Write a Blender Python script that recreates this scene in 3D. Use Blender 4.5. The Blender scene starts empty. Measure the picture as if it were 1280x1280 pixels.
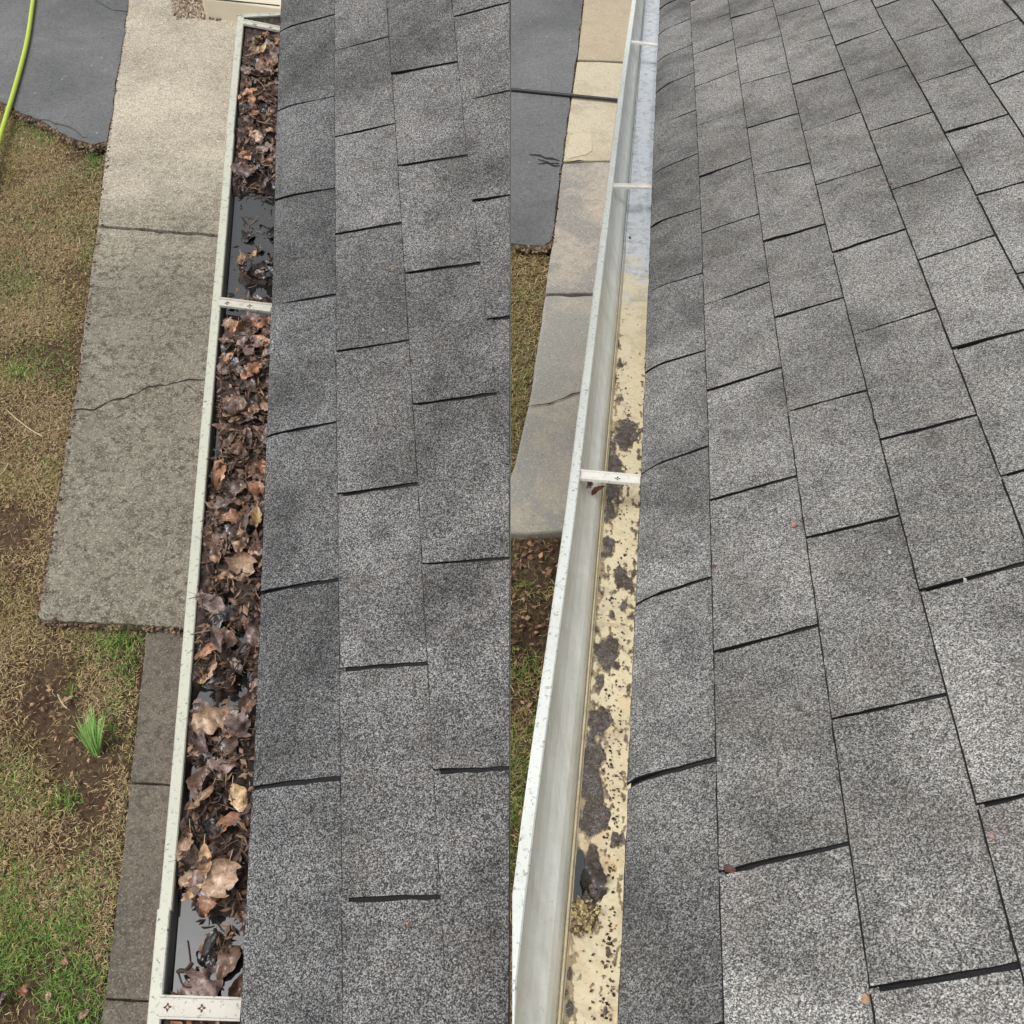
import bpy, math, random
import numpy as np
from mathutils import Vector, noise, Matrix, Euler

# ------------------------------------------------------------------ camera, world, sun, exposure
S = bpy.context.scene
CAMH = 3.3
PITCH = math.radians(52)
F = 1250.0
cd = bpy.data.cameras.new("camera"); cam = bpy.data.objects.new("camera", cd)
S.collection.objects.link(cam); S.camera = cam
cam.location = (0, 0, CAMH); cam.rotation_euler = (math.radians(90) - PITCH, 0, 0)
cd.sensor_width = 36; cd.lens = 36 * F / 1280; cd.clip_end = 300; cd.clip_start = 0.05
S.render.resolution_x = S.render.resolution_y = 1024

SUN_EL, SUN_ROT = math.radians(62), math.radians(250)
W = bpy.data.worlds.new("World"); S.world = W; W.use_nodes = True
wn = W.node_tree; bg = wn.nodes['Background']
sky = wn.nodes.new('ShaderNodeTexSky'); sky.sky_type = 'NISHITA'; sky.sun_disc = False
sky.sun_elevation = SUN_EL; sky.sun_rotation = SUN_ROT; sky.dust_density = 4; sky.air_density = 1.0; sky.ozone_density = 1.0
hs = wn.nodes.new('ShaderNodeHueSaturation'); hs.inputs['Saturation'].default_value = 0.12
wn.links.new(sky.outputs[0], hs.inputs['Color']); wn.links.new(hs.outputs[0], bg.inputs['Color'])
bg.inputs['Strength'].default_value = 0.15
sl = bpy.data.lights.new("sun", 'SUN'); sun = bpy.data.objects.new("sun", sl); S.collection.objects.link(sun)
sl.energy = 1.3; sl.angle = math.radians(30); sl.color = (1, 0.965, 0.91)
sun.rotation_euler = (math.radians(90) - SUN_EL, 0, math.radians(180) - SUN_ROT)
sun.location = (-3, -2, 8)
S.view_settings.view_transform = 'Standard'; S.view_settings.look = 'None'
S.view_settings.gamma = 1; S.view_settings.use_curve_mapping = False
S.view_settings.exposure = 0.25

random.seed(7); rng = np.random.default_rng(7)
COL = S.collection

# ------------------------------------------------------------------ survey maths: sight lines onto real planes
sp, cp = math.sin(PITCH), math.cos(PITCH)
M = np.array([[1, 0, 0], [0, -sp, cp], [0, -cp, -sp]])
CAM = np.array([0, 0, CAMH])
def ray(x, y): return M @ np.array([(x - 640) / F, (y - 640) / F, 1.0])
def gnd(x, y, z=0.0):
    r = ray(x, y); t = (z - CAMH) / r[2]; p = CAM + r * t
    return p
def project(p):
    q = M.T @ (np.asarray(p) - CAM)
    return (640 + F * q[0] / q[2], 640 + F * q[1] / q[2], q[2])

# ------------------------------------------------------------------ object helpers
WL = {}
def mesh(name, verts, faces, mats, smooth=False, mi=None):
    me = bpy.data.meshes.new(name); me.from_pydata([tuple(v) for v in verts], [], [tuple(f) for f in faces])
    for m in (mats if isinstance(mats, (list, tuple)) else [mats]): me.materials.append(m)
    if mi is not None: me.polygons.foreach_set('material_index', mi)
    if smooth: me.polygons.foreach_set('use_smooth', [True] * len(me.polygons))
    me.update(); return me
def part(name, verts, faces, mats, parent=None, origin=None, smooth=False, mi=None, label=None):
    V = np.asarray(verts, float)
    if origin is None: origin = V.mean(0)
    origin = np.asarray(origin, float)
    me = mesh(name, V - origin, faces, mats, smooth, mi)
    o = bpy.data.objects.new(name, me); COL.objects.link(o)
    if parent is not None:
        o.parent = parent; o.location = origin - WL[parent.name]
    else: o.location = origin
    WL[o.name] = origin
    if label: o['label'] = label
    return o
def empty(name, loc):
    o = bpy.data.objects.new(name, None); COL.objects.link(o); o.location = loc; WL[o.name] = np.array(loc, float)
    o.empty_display_size = 0.1
    return o
def tag(o, label=None, cat=None, group=None, kind=None):
    if label: o['label'] = label
    if cat: o['category'] = cat
    if group: o['group'] = group
    if kind: o['kind'] = kind
    return o
def boxpts(o, ax, ay, az, x0, x1, y0, y1, z0, z1):
    o = np.asarray(o)
    v = [o + ax * x + ay * y + az * z for z in (z0, z1) for (x, y) in ((x0, y0), (x1, y0), (x1, y1), (x0, y1))]
    f = [(0, 3, 2, 1), (4, 5, 6, 7), (0, 1, 5, 4), (1, 2, 6, 5), (2, 3, 7, 6), (3, 0, 4, 7)]
    return v, f
def bevel(o, w=0.003, seg=2):
    m = o.modifiers.new('bevel', 'BEVEL'); m.width = w; m.segments = seg; m.limit_method = 'ANGLE'; return o
def tube(pts, r, n=8):
    pts = [Vector(p) for p in pts]; V = []; Fc = []
    for i, p in enumerate(pts):
        t = (pts[min(i + 1, len(pts) - 1)] - pts[max(i - 1, 0)]).normalized()
        s = t.cross(Vector((0, 0, 1))).normalized(); u = s.cross(t)
        for k in range(n):
            a = 2 * math.pi * k / n; V.append(p + s * r * math.cos(a) + u * r * math.sin(a))
    for i in range(len(pts) - 1):
        for k in range(n):
            Fc.append((i * n + k, i * n + (k + 1) % n, (i + 1) * n + (k + 1) % n, (i + 1) * n + k))
    Fc.append(tuple(range(n))); Fc.append(tuple(range(len(V) - 1, len(V) - 1 - n, -1)))
    return V, Fc
def fast_mesh(name, V, quads=None, tris=None, mats=(), attr=None):
    """V (n,3); quads (m,4), tris (k,3)"""
    me = bpy.data.meshes.new(name); me.vertices.add(len(V)); me.vertices.foreach_set('co', np.asarray(V, np.float32).ravel())
    idx = []; st = []; tot = []; c = 0
    if quads is not None and len(quads):
        idx.append(quads.ravel()); st.append(c + np.arange(len(quads)) * 4); tot.append(np.full(len(quads), 4)); c += quads.size
    if tris is not None and len(tris):
        idx.append(tris.ravel()); st.append(c + np.arange(len(tris)) * 3); tot.append(np.full(len(tris), 3)); c += tris.size
    idx = np.concatenate(idx); me.loops.add(len(idx)); me.loops.foreach_set('vertex_index', idx.astype(np.int32))
    st = np.concatenate(st); me.polygons.add(len(st)); me.polygons.foreach_set('loop_start', st.astype(np.int32))
    me.polygons.foreach_set('loop_total', np.concatenate(tot).astype(np.int32))
    for m in mats: me.materials.append(m)
    if attr is not None:
        a = me.attributes.new('tone', 'FLOAT', 'POINT'); a.data.foreach_set('value', np.asarray(attr, np.float32))
    me.update(calc_edges=True); me.validate(); return me

# ------------------------------------------------------------------ materials
class NT:
    def __init__(s, name, rough=0.8, spec=0.3):
        s.m = bpy.data.materials.new(name); s.m.use_nodes = True; s.t = s.m.node_tree
        s.b = s.t.nodes['Principled BSDF']; s.b.inputs['Roughness'].default_value = rough
        s.b.inputs['Specular IOR Level'].default_value = spec
        s.pos = s.t.nodes.new('ShaderNodeNewGeometry').outputs['Position']
    def n(s, typ, **kw):
        nd = s.t.nodes.new(typ)
        for k, v in kw.items():
            if k in nd.inputs:
                if hasattr(v, 'is_output'): s.t.links.new(v, nd.inputs[k])
                else: nd.inputs[k].default_value = v
            else: setattr(nd, k, v)
        return nd
    def link(s, a, b): s.t.links.new(a, b)
    def noise(s, scale, detail=3, rough=0.55, vec=None, dist=0.0):
        return s.n('ShaderNodeTexNoise', Vector=vec if vec is not None else s.pos, Scale=scale, Detail=detail, Roughness=rough, Distortion=dist).outputs['Fac']
    def voro(s, scale, vec=None, out='Color', feature='F1', rnd=1.0):
        return s.n('ShaderNodeTexVoronoi', Vector=vec if vec is not None else s.pos, Scale=scale, Randomness=rnd, feature=feature).outputs[out]
    def ramp(s, fac, stops, interp='LINEAR'):
        nd = s.t.nodes.new('ShaderNodeValToRGB'); s.link(fac, nd.inputs[0]); cr = nd.color_ramp; cr.interpolation = interp
        while len(cr.elements) < len(stops): cr.elements.new(0.5)
        for e, (p, c) in zip(cr.elements, stops):
            e.position = p; c = (c, c, c) if isinstance(c, (int, float)) else c; e.color = (*c, 1)
        return nd.outputs[0]
    def mix(s, fac, a, b, mode='MIX'):
        nd = s.t.nodes.new('ShaderNodeMix'); nd.data_type = 'RGBA'; nd.blend_type = mode
        for k, v in ((0, fac), (6, a), (7, b)):
            if hasattr(v, 'is_output'): s.link(v, nd.inputs[k])
            elif k == 0: nd.inputs[k].default_value = v
            else: nd.inputs[k].default_value = (*((v, v, v) if isinstance(v, (int, float)) else v), 1)
        return nd.outputs[2]
    def math(s, op, a, b=0.0, c=None):
        nd = s.t.nodes.new('ShaderNodeMath'); nd.operation = op
        for k, v in ((0, a), (1, b)) + (((2, c),) if c is not None else ()):
            if hasattr(v, 'is_output'): s.link(v, nd.inputs[k])
            else: nd.inputs[k].default_value = v
        return nd.outputs[0]
    def sep(s, col):
        return s.n('ShaderNodeSeparateColor', Color=col).outputs[0]
    def out(s, color=None, rough=None, bump=None, bd=0.002, bs=0.5):
        if color is not None: s.link(color, s.b.inputs['Base Color'])
        if rough is not None: s.link(rough, s.b.inputs['Roughness'])
        if bump is not None:
            bn = s.n('ShaderNodeBump', Height=bump, Distance=bd, Strength=bs); s.link(bn.outputs[0], s.b.inputs['Normal'])
        return s.m

def granule_mat(name, lo, mid, hi, tint, stain_lo, stain_scale, seedv, warm):
    t = NT(name, 0.85, 0.25)
    v = t.sep(t.voro(820)); v2 = t.sep(t.voro(520)); fine = t.noise(1500, 2, 0.7)
    g = t.math('ADD', t.math('MULTIPLY', v, 0.5), t.math('MULTIPLY', v2, 0.25)); g = t.math('ADD', g, t.math('MULTIPLY', fine, 0.25))
    col = t.ramp(g, [(0.14, lo), (0.44, mid), (0.64, hi), (0.84, hi * 1.7)])
    col = t.mix(1.0, col, tint, 'MULTIPLY')
    off = t.n('ShaderNodeVectorMath', operation='ADD'); t.link(t.pos, off.inputs[0]); off.inputs[1].default_value = (seedv, 0, 0)
    st = t.noise(stain_scale, 4, 0.6, off.outputs[0], 0.4); st2 = t.noise(2.2, 3, 0.5, off.outputs[0])
    stm = t.ramp(st, [(0.3, stain_lo), (0.55, 1.0), (0.75, 1.12)])
    col = t.mix(1.0, col, stm, 'MULTIPLY')
    col = t.mix(1.0, col, t.ramp(st2, [(0.3, 0.78), (0.6, 1.06)]), 'MULTIPLY')
    col = t.mix(1.0, col, t.ramp(t.noise(13, 4, 0.65, off.outputs[0]), [(0.32, 0.70), (0.5, 1.0), (0.7, 1.12)]), 'MULTIPLY')
    # each tab a little different
    rnd = t.n('ShaderNodeObjectInfo').outputs['Random']
    col = t.mix(1.0, col, t.ramp(rnd, [(0, 0.87), (1, 1.10)]), 'MULTIPLY')
    # warm rusty film in blotches and a few black specks
    col = t.mix(t.ramp(t.noise(14, 3, 0.6), [(0.5, 0.0), (0.75, warm)]), col, (0.21, 0.16, 0.11))
    sp_ = t.voro(23, out='Distance'); col = t.mix(t.ramp(sp_, [(0.04, 0.7), (0.12, 0.0)]), col, 0.03)
    return t.out(col, None, g, 0.0022, 0.9)
M_SHL = granule_mat('granules_charcoal', 0.013, 0.075, 0.28, (1.02, 1.0, 0.985), 0.62, 5.0, 0.0, 0.10)
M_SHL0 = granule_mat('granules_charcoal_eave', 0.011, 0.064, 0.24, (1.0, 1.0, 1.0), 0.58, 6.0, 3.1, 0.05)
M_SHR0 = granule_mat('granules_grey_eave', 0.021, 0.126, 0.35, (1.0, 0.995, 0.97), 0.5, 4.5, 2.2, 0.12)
M_SHR = granule_mat('granules_grey', 0.022, 0.138, 0.375, (1.01, 0.99, 0.95), 0.60, 4.0, 7.3, 0.16)
def plain(name, c, rough=0.6, spec=0.3, var=0.15, scale=20, bd=0.0006, metal=0.0):
    t = NT(name, rough, spec); n = t.noise(scale, 5, 0.65)
    col = t.mix(n, tuple(x * (1 - var) for x in c), tuple(min(1, x * (1 + var)) for x in c))
    t.b.inputs['Metallic'].default_value = metal
    return t.out(col, None, n, bd, 0.5)
M_ASPH_SHADE = plain('asphalt_edge_shadow_line', (0.014, 0.014, 0.015), 0.9, 0.2, 0.5, 300, 0.001)
M_FELT_SHADE = plain('slot_shade_felt', (0.024, 0.024, 0.025), 0.95, 0.1, 1.0, 700, 0.003)  # deck felt, darkened so its colour carries the shade inside the slots
M_WOOD = plain('painted_wood', (0.62, 0.6, 0.55), 0.6, 0.3, 0.1, 8)
M_SID = plain('siding_paint', (0.55, 0.53, 0.47), 0.6, 0.3, 0.06, 5)

def gutter_white(name, grime, base=(0.74, 0.76, 0.72), spots=0.3):
    t = NT(name, 0.42, 0.4)
    n = t.noise(9, 5, 0.7); f = t.noise(140, 4, 0.75); f2 = t.noise(60, 3, 0.8)
    col = t.mix(t.ramp(n, [(0.35, 0.0), (0.7, grime)]), base, (0.42, 0.42, 0.36))
    col = t.mix(t.ramp(f, [(0.57, 0.0), (0.68, spots)]), col, (0.10, 0.10, 0.085))
    col = t.mix(t.ramp(f2, [(0.62, 0.0), (0.72, spots * 0.8)]), col, (0.16, 0.17, 0.13))
    return t.out(col, None, f, 0.0004, 0.4)
M_GLIPL = gutter_white('weathered_white_lip', 0.95, (0.47, 0.475, 0.39), 1.0)
M_GLIPR = gutter_white('clean_white_lip', 0.30, (0.68, 0.71, 0.67), 0.8)
def gutter_inside(name, base, stain, amt):
    t = NT(name, 0.5, 0.35)
    mp = t.n('ShaderNodeMapping', Vector=t.pos); mp.inputs['Scale'].default_value = (6, 1.2, 6)
    n = t.noise(5, 5, 0.7, mp.outputs[0], 0.8); f = t.noise(110, 4, 0.8); g = t.noise(35, 3, 0.6)
    col = t.mix(t.ramp(n, [(0.35, 0.0), (0.7, amt)]), base, stain)
    col = t.mix(t.ramp(g, [(0.5, 0.0), (0.8, amt * 0.6)]), col, stain)
    col = t.mix(t.ramp(f, [(0.6, 0.0), (0.72, 0.35)]), col, (0.2, 0.2, 0.15))
    return t.out(col, None, f, 0.0003, 0.3)
M_GINR = gutter_inside('gutter_inner_white', (0.88, 0.90, 0.86), (0.60, 0.60, 0.52), 0.7)
M_GINL = gutter_inside('gutter_inner_dark_grey', (0.24, 0.24, 0.225), (0.08, 0.08, 0.07), 0.9)  # dark grey with darker blotches, for the left trough
M_CREAM = None
def cream():
    t = NT('stained_cream_metal', 0.45, 0.4)
    n = t.noise(11, 5, 0.7, None, 0.5); n2 = t.noise(30, 4, 0.7); f = t.noise(230, 3, 0.8)
    col = t.mix(t.ramp(n, [(0.35, 0.0), (0.7, 1.0)]), (0.70, 0.62, 0.43), (0.60, 0.54, 0.37))
    col = t.mix(t.ramp(n2, [(0.52, 0.0), (0.75, 0.6)]), col, (0.58, 0.40, 0.20))
    col = t.mix(t.ramp(f, [(0.58, 0.0), (0.68, 0.6)]), col, (0.22, 0.18, 0.12))
    col = t.mix(t.ramp(t.noise(17, 5, 0.7, None, 1.0), [(0.5, 0.0), (0.72, 0.75)]), col, (0.33, 0.27, 0.18))
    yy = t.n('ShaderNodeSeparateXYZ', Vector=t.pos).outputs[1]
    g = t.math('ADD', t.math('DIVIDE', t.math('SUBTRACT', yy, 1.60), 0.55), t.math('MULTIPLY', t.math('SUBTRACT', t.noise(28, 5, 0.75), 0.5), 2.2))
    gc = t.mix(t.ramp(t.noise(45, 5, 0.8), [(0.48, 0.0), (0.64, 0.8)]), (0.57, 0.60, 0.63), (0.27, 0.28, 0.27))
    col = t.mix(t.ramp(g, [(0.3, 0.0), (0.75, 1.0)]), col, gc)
    return t.out(col, None, f, 0.0005, 0.4)
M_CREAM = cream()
M_STRAP = gutter_white('hanger_metal', 0.6, (0.52, 0.50, 0.44), 1.0)
M_STRAPR = gutter_white('hanger_metal_clean', 0.3, (0.74, 0.72, 0.67), 0.5)
M_RUST = plain('rusty_screw', (0.10, 0.05, 0.03), 0.7, 0.3, 0.4, 200)
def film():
    t = NT('sky_tinted_water_over_white_metal', 0.07, 0.6)
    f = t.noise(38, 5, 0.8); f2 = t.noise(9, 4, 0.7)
    col = t.mix(t.ramp(f2, [(0.35, 0.0), (0.7, 1.0)]), (0.57, 0.61, 0.66), (0.62, 0.65, 0.67))  # pale blue base colour carries the sky's reflection in the water
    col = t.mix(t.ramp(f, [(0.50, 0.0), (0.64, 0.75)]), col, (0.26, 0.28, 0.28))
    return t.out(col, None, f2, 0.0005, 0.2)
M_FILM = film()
def water():
    t = NT('dark_gutter_water', 0.03, 0.6)
    f = t.noise(6, 3, 0.6); col = t.mix(f, (0.010, 0.012, 0.013), (0.022, 0.022, 0.02))
    t.b.inputs['IOR'].default_value = 2.0
    return t.out(col, None, t.noise(25, 2, 0.5), 0.001, 0.08)
M_WATER = water()

def concrete(name, base, dark, agg, wet=0.0, mott=0.6, mscale=30, base2=None, yr=None, damp=None):
    t = NT(name, 0.85, 0.25)
    big = t.noise(1.6, 5, 0.6, None, 0.3); mid = t.noise(mscale, 4, 0.75); ag = t.sep(t.voro(200)); fine = t.noise(320, 2, 0.7)
    m = None
    b = base
    if base2:   # the surface is older and dirtier toward one end
        sx = t.n('ShaderNodeSeparateXYZ', Vector=t.pos).outputs[1]
        m = t.math('ADD', t.math('DIVIDE', t.math('SUBTRACT', yr[0], sx), yr[0] - yr[1]), t.math('MULTIPLY', t.math('SUBTRACT', t.noise(2.2, 5, 0.65), 0.5), 1.6))
        m = t.ramp(m, [(0.0, 0.0), (1.0, 1.0)]); b = t.mix(m, base, base2)
    d2 = t.mix(0.5, b, dark)
    col = t.mix(t.ramp(big, [(0.35, 0.0), (0.65, 1.0)]), b, d2)
    mm = t.ramp(mid, [(0.47, 0.0), (0.58, mott)])
    if m is not None: mm = t.math('MULTIPLY', mm, t.math('ADD', t.math('MULTIPLY', m, 0.85), 0.22))
    if base2: mm = t.math('MAXIMUM', mm, t.math('MULTIPLY', t.ramp(t.noise(13, 5, 0.7), [(0.5, 0.0), (0.60, 0.75)]), m))
    mo = t.ramp(t.noise(5, 4, 0.6), [(0.35, 0.4), (0.55, 1.0)]); mm = t.math('MULTIPLY', mm, mo)
    col = t.mix(mm, col, dark)
    if damp:
        dn = t.n('ShaderNodeVectorMath', operation='ADD'); t.link(t.pos, dn.inputs[0]); dn.inputs[1].default_value = (damp[1], 3, 0)
        col = t.mix(t.ramp(t.noise(2.6, 5, 0.6, dn.outputs[0], 0.5), [(0.46, 0.0), (0.53, 0.85)]), col, damp[0])
    col = t.mix(t.ramp(ag, [(0.72, 0.0), (0.98, agg)]), col, t.mix(1.0, b, 1.7, 'MULTIPLY'))
    col = t.mix(t.ramp(ag, [(0.03, agg), (0.22, 0.0)]), col, tuple(x * 0.6 for x in dark))
    col = t.mix(1.0, col, t.ramp(fine, [(0.3, 0.78), (0.7, 1.2)]), 'MULTIPLY')
    sp_ = t.voro(21, out='Distance'); col = t.mix(t.ramp(sp_, [(0.06, 0.7), (0.11, 0.0)]), col, tuple(x * 0.6 for x in dark))
    h = t.math('ADD', t.math('MULTIPLY', ag, 0.3), fine)
    return t.out(col, None, h, 0.002, 0.45)
M_CA = M_CB = concrete('concrete_aging', (0.47, 0.42, 0.33), (0.09, 0.078, 0.058), 0.6, mott=0.95, mscale=24, base2=(0.255, 0.235, 0.188), yr=(5.2, 4.2))
M_CN = concrete('concrete_damp', (0.165, 0.142, 0.112), (0.06, 0.052, 0.042), 0.5, mott=0.6)
M_CR1 = concrete('concrete_pale_brown', (0.43, 0.36, 0.26), (0.33, 0.28, 0.2), 0.3, mott=0.5, mscale=12)
M_CR2 = concrete('concrete_pale', (0.52, 0.47, 0.35), (0.37, 0.31, 0.22), 0.25, mott=0.7, mscale=4)
M_CR3 = concrete('concrete_mixed', (0.43, 0.37, 0.30), (0.24, 0.235, 0.22), 0.35, mott=0.5, mscale=20, damp=((0.235, 0.23, 0.215), 0.0))
M_CR4 = concrete('concrete_grey', (0.38, 0.35, 0.285), (0.25, 0.24, 0.215), 0.3, mott=0.4, mscale=20, damp=((0.27, 0.265, 0.245), 4.0))
M_CP = concrete('concrete_dry_patch', (0.55, 0.49, 0.36), (0.45, 0.39, 0.29), 0.25, mott=0.4)
M_DAMP = concrete('concrete_damp_stain', (0.27, 0.265, 0.25), (0.21, 0.205, 0.2), 0.3, mott=0.5)
def tarmac():
    t = NT('driveway_tarmac', 0.75, 0.35)
    b = t.noise(1.3, 5, 0.65, None, 0.6); m = t.noise(9, 5, 0.7); ag = t.sep(t.voro(110)); pk = t.voro(8, out='Distance'); cr = t.voro(1.1, out='Distance', feature='DISTANCE_TO_EDGE')
    col = t.mix(t.ramp(b, [(0.35, 0.0), (0.7, 1.0)]), (0.100, 0.102, 0.104), (0.162, 0.164, 0.166))
    col = t.mix(t.ramp(m, [(0.6, 0.0), (0.72, 0.5)]), col, (0.20, 0.205, 0.21))
    col = t.mix(1.0, col, t.ramp(ag, [(0, 0.8), (1, 1.2)]), 'MULTIPLY')
    col = t.mix(t.ramp(pk, [(0.03, 0.8), (0.06, 0.0)]), col, (0.4, 0.4, 0.38))
    dk = t.noise(26, 3, 0.7); col = t.mix(t.ramp(dk, [(0.66, 0.0), (0.72, 0.7)]), col, (0.035, 0.036, 0.038))
    return t.out(col, None, ag, 0.003, 0.5)
M_TAR = tarmac()
M_CRACK = plain('crack_dirt', (0.035, 0.03, 0.025), 0.95, 0.1, 0.5, 90)
M_CRACKG = plain('crack_grime', (0.07, 0.068, 0.06), 0.95, 0.1, 0.5, 90)
def soil():
    t = NT('soil', 0.95, 0.15)
    a = t.noise(3, 5, 0.7); b = t.noise(45, 5, 0.8); c = t.sep(t.voro(70))
    col = t.mix(t.ramp(a, [(0.35, 0), (0.65, 1)]), (0.075, 0.046, 0.028), (0.12, 0.082, 0.048))
    col = t.mix(t.ramp(b, [(0.5, 0), (0.68, 0.85)]), col, (0.03, 0.021, 0.014))
    col = t.mix(t.ramp(c, [(0.85, 0), (0.98, 0.6)]), col, (0.24, 0.18, 0.11))
    return t.out(col, None, b, 0.02, 0.9)
M_SOIL = soil()
def blade(name, c0, c1, c2, rough=0.6):
    t = NT(name, rough, 0.25); at = t.n('ShaderNodeAttribute', attribute_name='tone')
    col = t.ramp(at.outputs['Fac'], [(0.0, c0), (0.5, c1), (1.0, c2)])
    return t.out(col)
M_STRAW = blade('dead_grass', (0.10, 0.065, 0.03), (0.30, 0.22, 0.105), (0.56, 0.44, 0.24))
M_OLIVE = blade('olive_grass', (0.10, 0.085, 0.025), (0.26, 0.21, 0.07), (0.42, 0.35, 0.13))
M_GREEN = blade('green_grass', (0.05, 0.10, 0.018), (0.12, 0.24, 0.04), (0.24, 0.38, 0.09))
M_SHOOT = blade('bulb_shoot', (0.10, 0.26, 0.05), (0.26, 0.50, 0.12), (0.52, 0.66, 0.28), 0.55)

def leafmat(name, dark, midc, light, rough, spec=0.45):
    t = NT(name, rough, spec)
    uv = t.n('ShaderNodeUVMap').outputs[0]; sx = t.n('ShaderNodeSeparateXYZ', Vector=uv)
    ax = t.math('ABSOLUTE', t.math('SUBTRACT', sx.outputs[0], 0.5))
    # side veins: stripes slanting away from the midrib
    st = t.math('SINE', t.math('MULTIPLY', t.math('SUBTRACT', sx.outputs[1], t.math('MULTIPLY', ax, 0.75)), 52.0))
    vein = t.math('GREATER_THAN', st, 0.9); rib = t.math('LESS_THAN', ax, 0.02); vn = t.math('MAXIMUM', vein, rib)
    rnd = t.n('ShaderNodeObjectInfo').outputs['Random']
    n = t.noise(45, 5, 0.7, None, 0.6); n2 = t.noise(170, 4, 0.75)
    n = t.math('ADD', t.math('MULTIPLY', n, 0.8), t.math('MULTIPLY', rnd, 0.2))
    col = t.ramp(n, [(0.3, dark), (0.52, midc), (0.72, light)])
    col = t.mix(t.ramp(n2, [(0.48, 0.0), (0.66, 0.7)]), col, tuple(x * 0.3 for x in dark))
    col = t.mix(t.math('MULTIPLY', vn, 0.2), col, tuple(min(1, x * 1.5) for x in light))
    h = t.math('ADD', t.math('MULTIPLY', n2, 0.6), t.math('MULTIPLY', vn, 0.3))
    t.b.inputs['Coat Weight'].default_value = 0.35; t.b.inputs['Coat Roughness'].default_value = 0.12
    m = t.out(col, None, h, 0.0018, 0.8); return m
LEAFM = {
 'dark brown': leafmat('leaf_dark_brown', (0.040, 0.023, 0.018), (0.084, 0.050, 0.038), (0.163, 0.105, 0.084), 0.28),
 'brown': leafmat('leaf_brown', (0.089, 0.050, 0.033), (0.176, 0.105, 0.073), (0.325, 0.211, 0.152), 0.38),
 'purplish brown': leafmat('leaf_purplish_brown', (0.095, 0.063, 0.056), (0.204, 0.138, 0.120), (0.367, 0.267, 0.237), 0.42),
 'tan': leafmat('leaf_tan', (0.204, 0.119, 0.076), (0.380, 0.246, 0.152), (0.611, 0.435, 0.305), 0.5),
 'orange brown': leafmat('leaf_orange_brown', (0.163, 0.070, 0.038), (0.393, 0.190, 0.099), (0.611, 0.337, 0.199), 0.42),
 'blackened': leafmat('leaf_blackened', (0.016, 0.014, 0.013), (0.038, 0.034, 0.033), (0.082, 0.073, 0.072), 0.15, 0.6),
 'ochre': leafmat('leaf_ochre', (0.299, 0.183, 0.091), (0.543, 0.351, 0.183), (0.700, 0.562, 0.366), 0.45),
}
def muck():
    t = NT('wet_leaf_muck', 0.3, 0.5); a = t.noise(90, 6, 0.8, None, 0.5); b = t.noise(25, 3, 0.6)
    col = t.ramp(a, [(0.3, (0.010, 0.007, 0.006)), (0.52, (0.04, 0.024, 0.017)), (0.7, (0.11, 0.065, 0.045))])
    return t.out(col, t.ramp(b, [(0.3, 0.15), (0.7, 0.7)]), a, 0.004, 1.0)
M_MUCK = muck()
def silt():
    t = NT('shingle_grit_silt', 0.8, 0.3); a = t.sep(t.voro(700)); b = t.noise(60, 4, 0.7)
    col = t.ramp(a, [(0.0, (0.055, 0.05, 0.05)), (0.6, (0.13, 0.115, 0.11)), (1.0, (0.26, 0.235, 0.22))])
    col = t.mix(t.ramp(b, [(0.4, 0), (0.6, 0.75)]), col, (0.06, 0.042, 0.03))
    col = t.mix(t.ramp(t.noise(150, 4, 0.7), [(0.55, 0), (0.7, 0.6)]), col, (0.30, 0.25, 0.18))
    at = t.n('ShaderNodeAttribute', attribute_name='tone').outputs['Fac']
    at = t.math('ADD', at, t.math('MULTIPLY', t.math('SUBTRACT', t.noise(420, 3, 0.7), 0.5), 0.9))
    col = t.mix(t.ramp(at, [(0.1, 1.0), (0.75, 0.0)]), col, (0.36, 0.29, 0.18))
    return t.out(col, None, a, 0.002, 0.8)
M_SILT = silt()
M_MOSS = blade('moss_crumb', (0.05, 0.035, 0.022), (0.20, 0.15, 0.075), (0.52, 0.43, 0.20))
M_HOSEY = plain('yellow_green_hose', (0.44, 0.56, 0.06), 0.35, 0.5, 0.08, 60)
M_HOSEB = plain('black_hose', (0.015, 0.016, 0.018), 0.4, 0.5, 0.3, 60)
M_TWIG = plain('twig_bark', (0.045, 0.03, 0.02), 0.7, 0.3, 0.5, 200)

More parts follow.
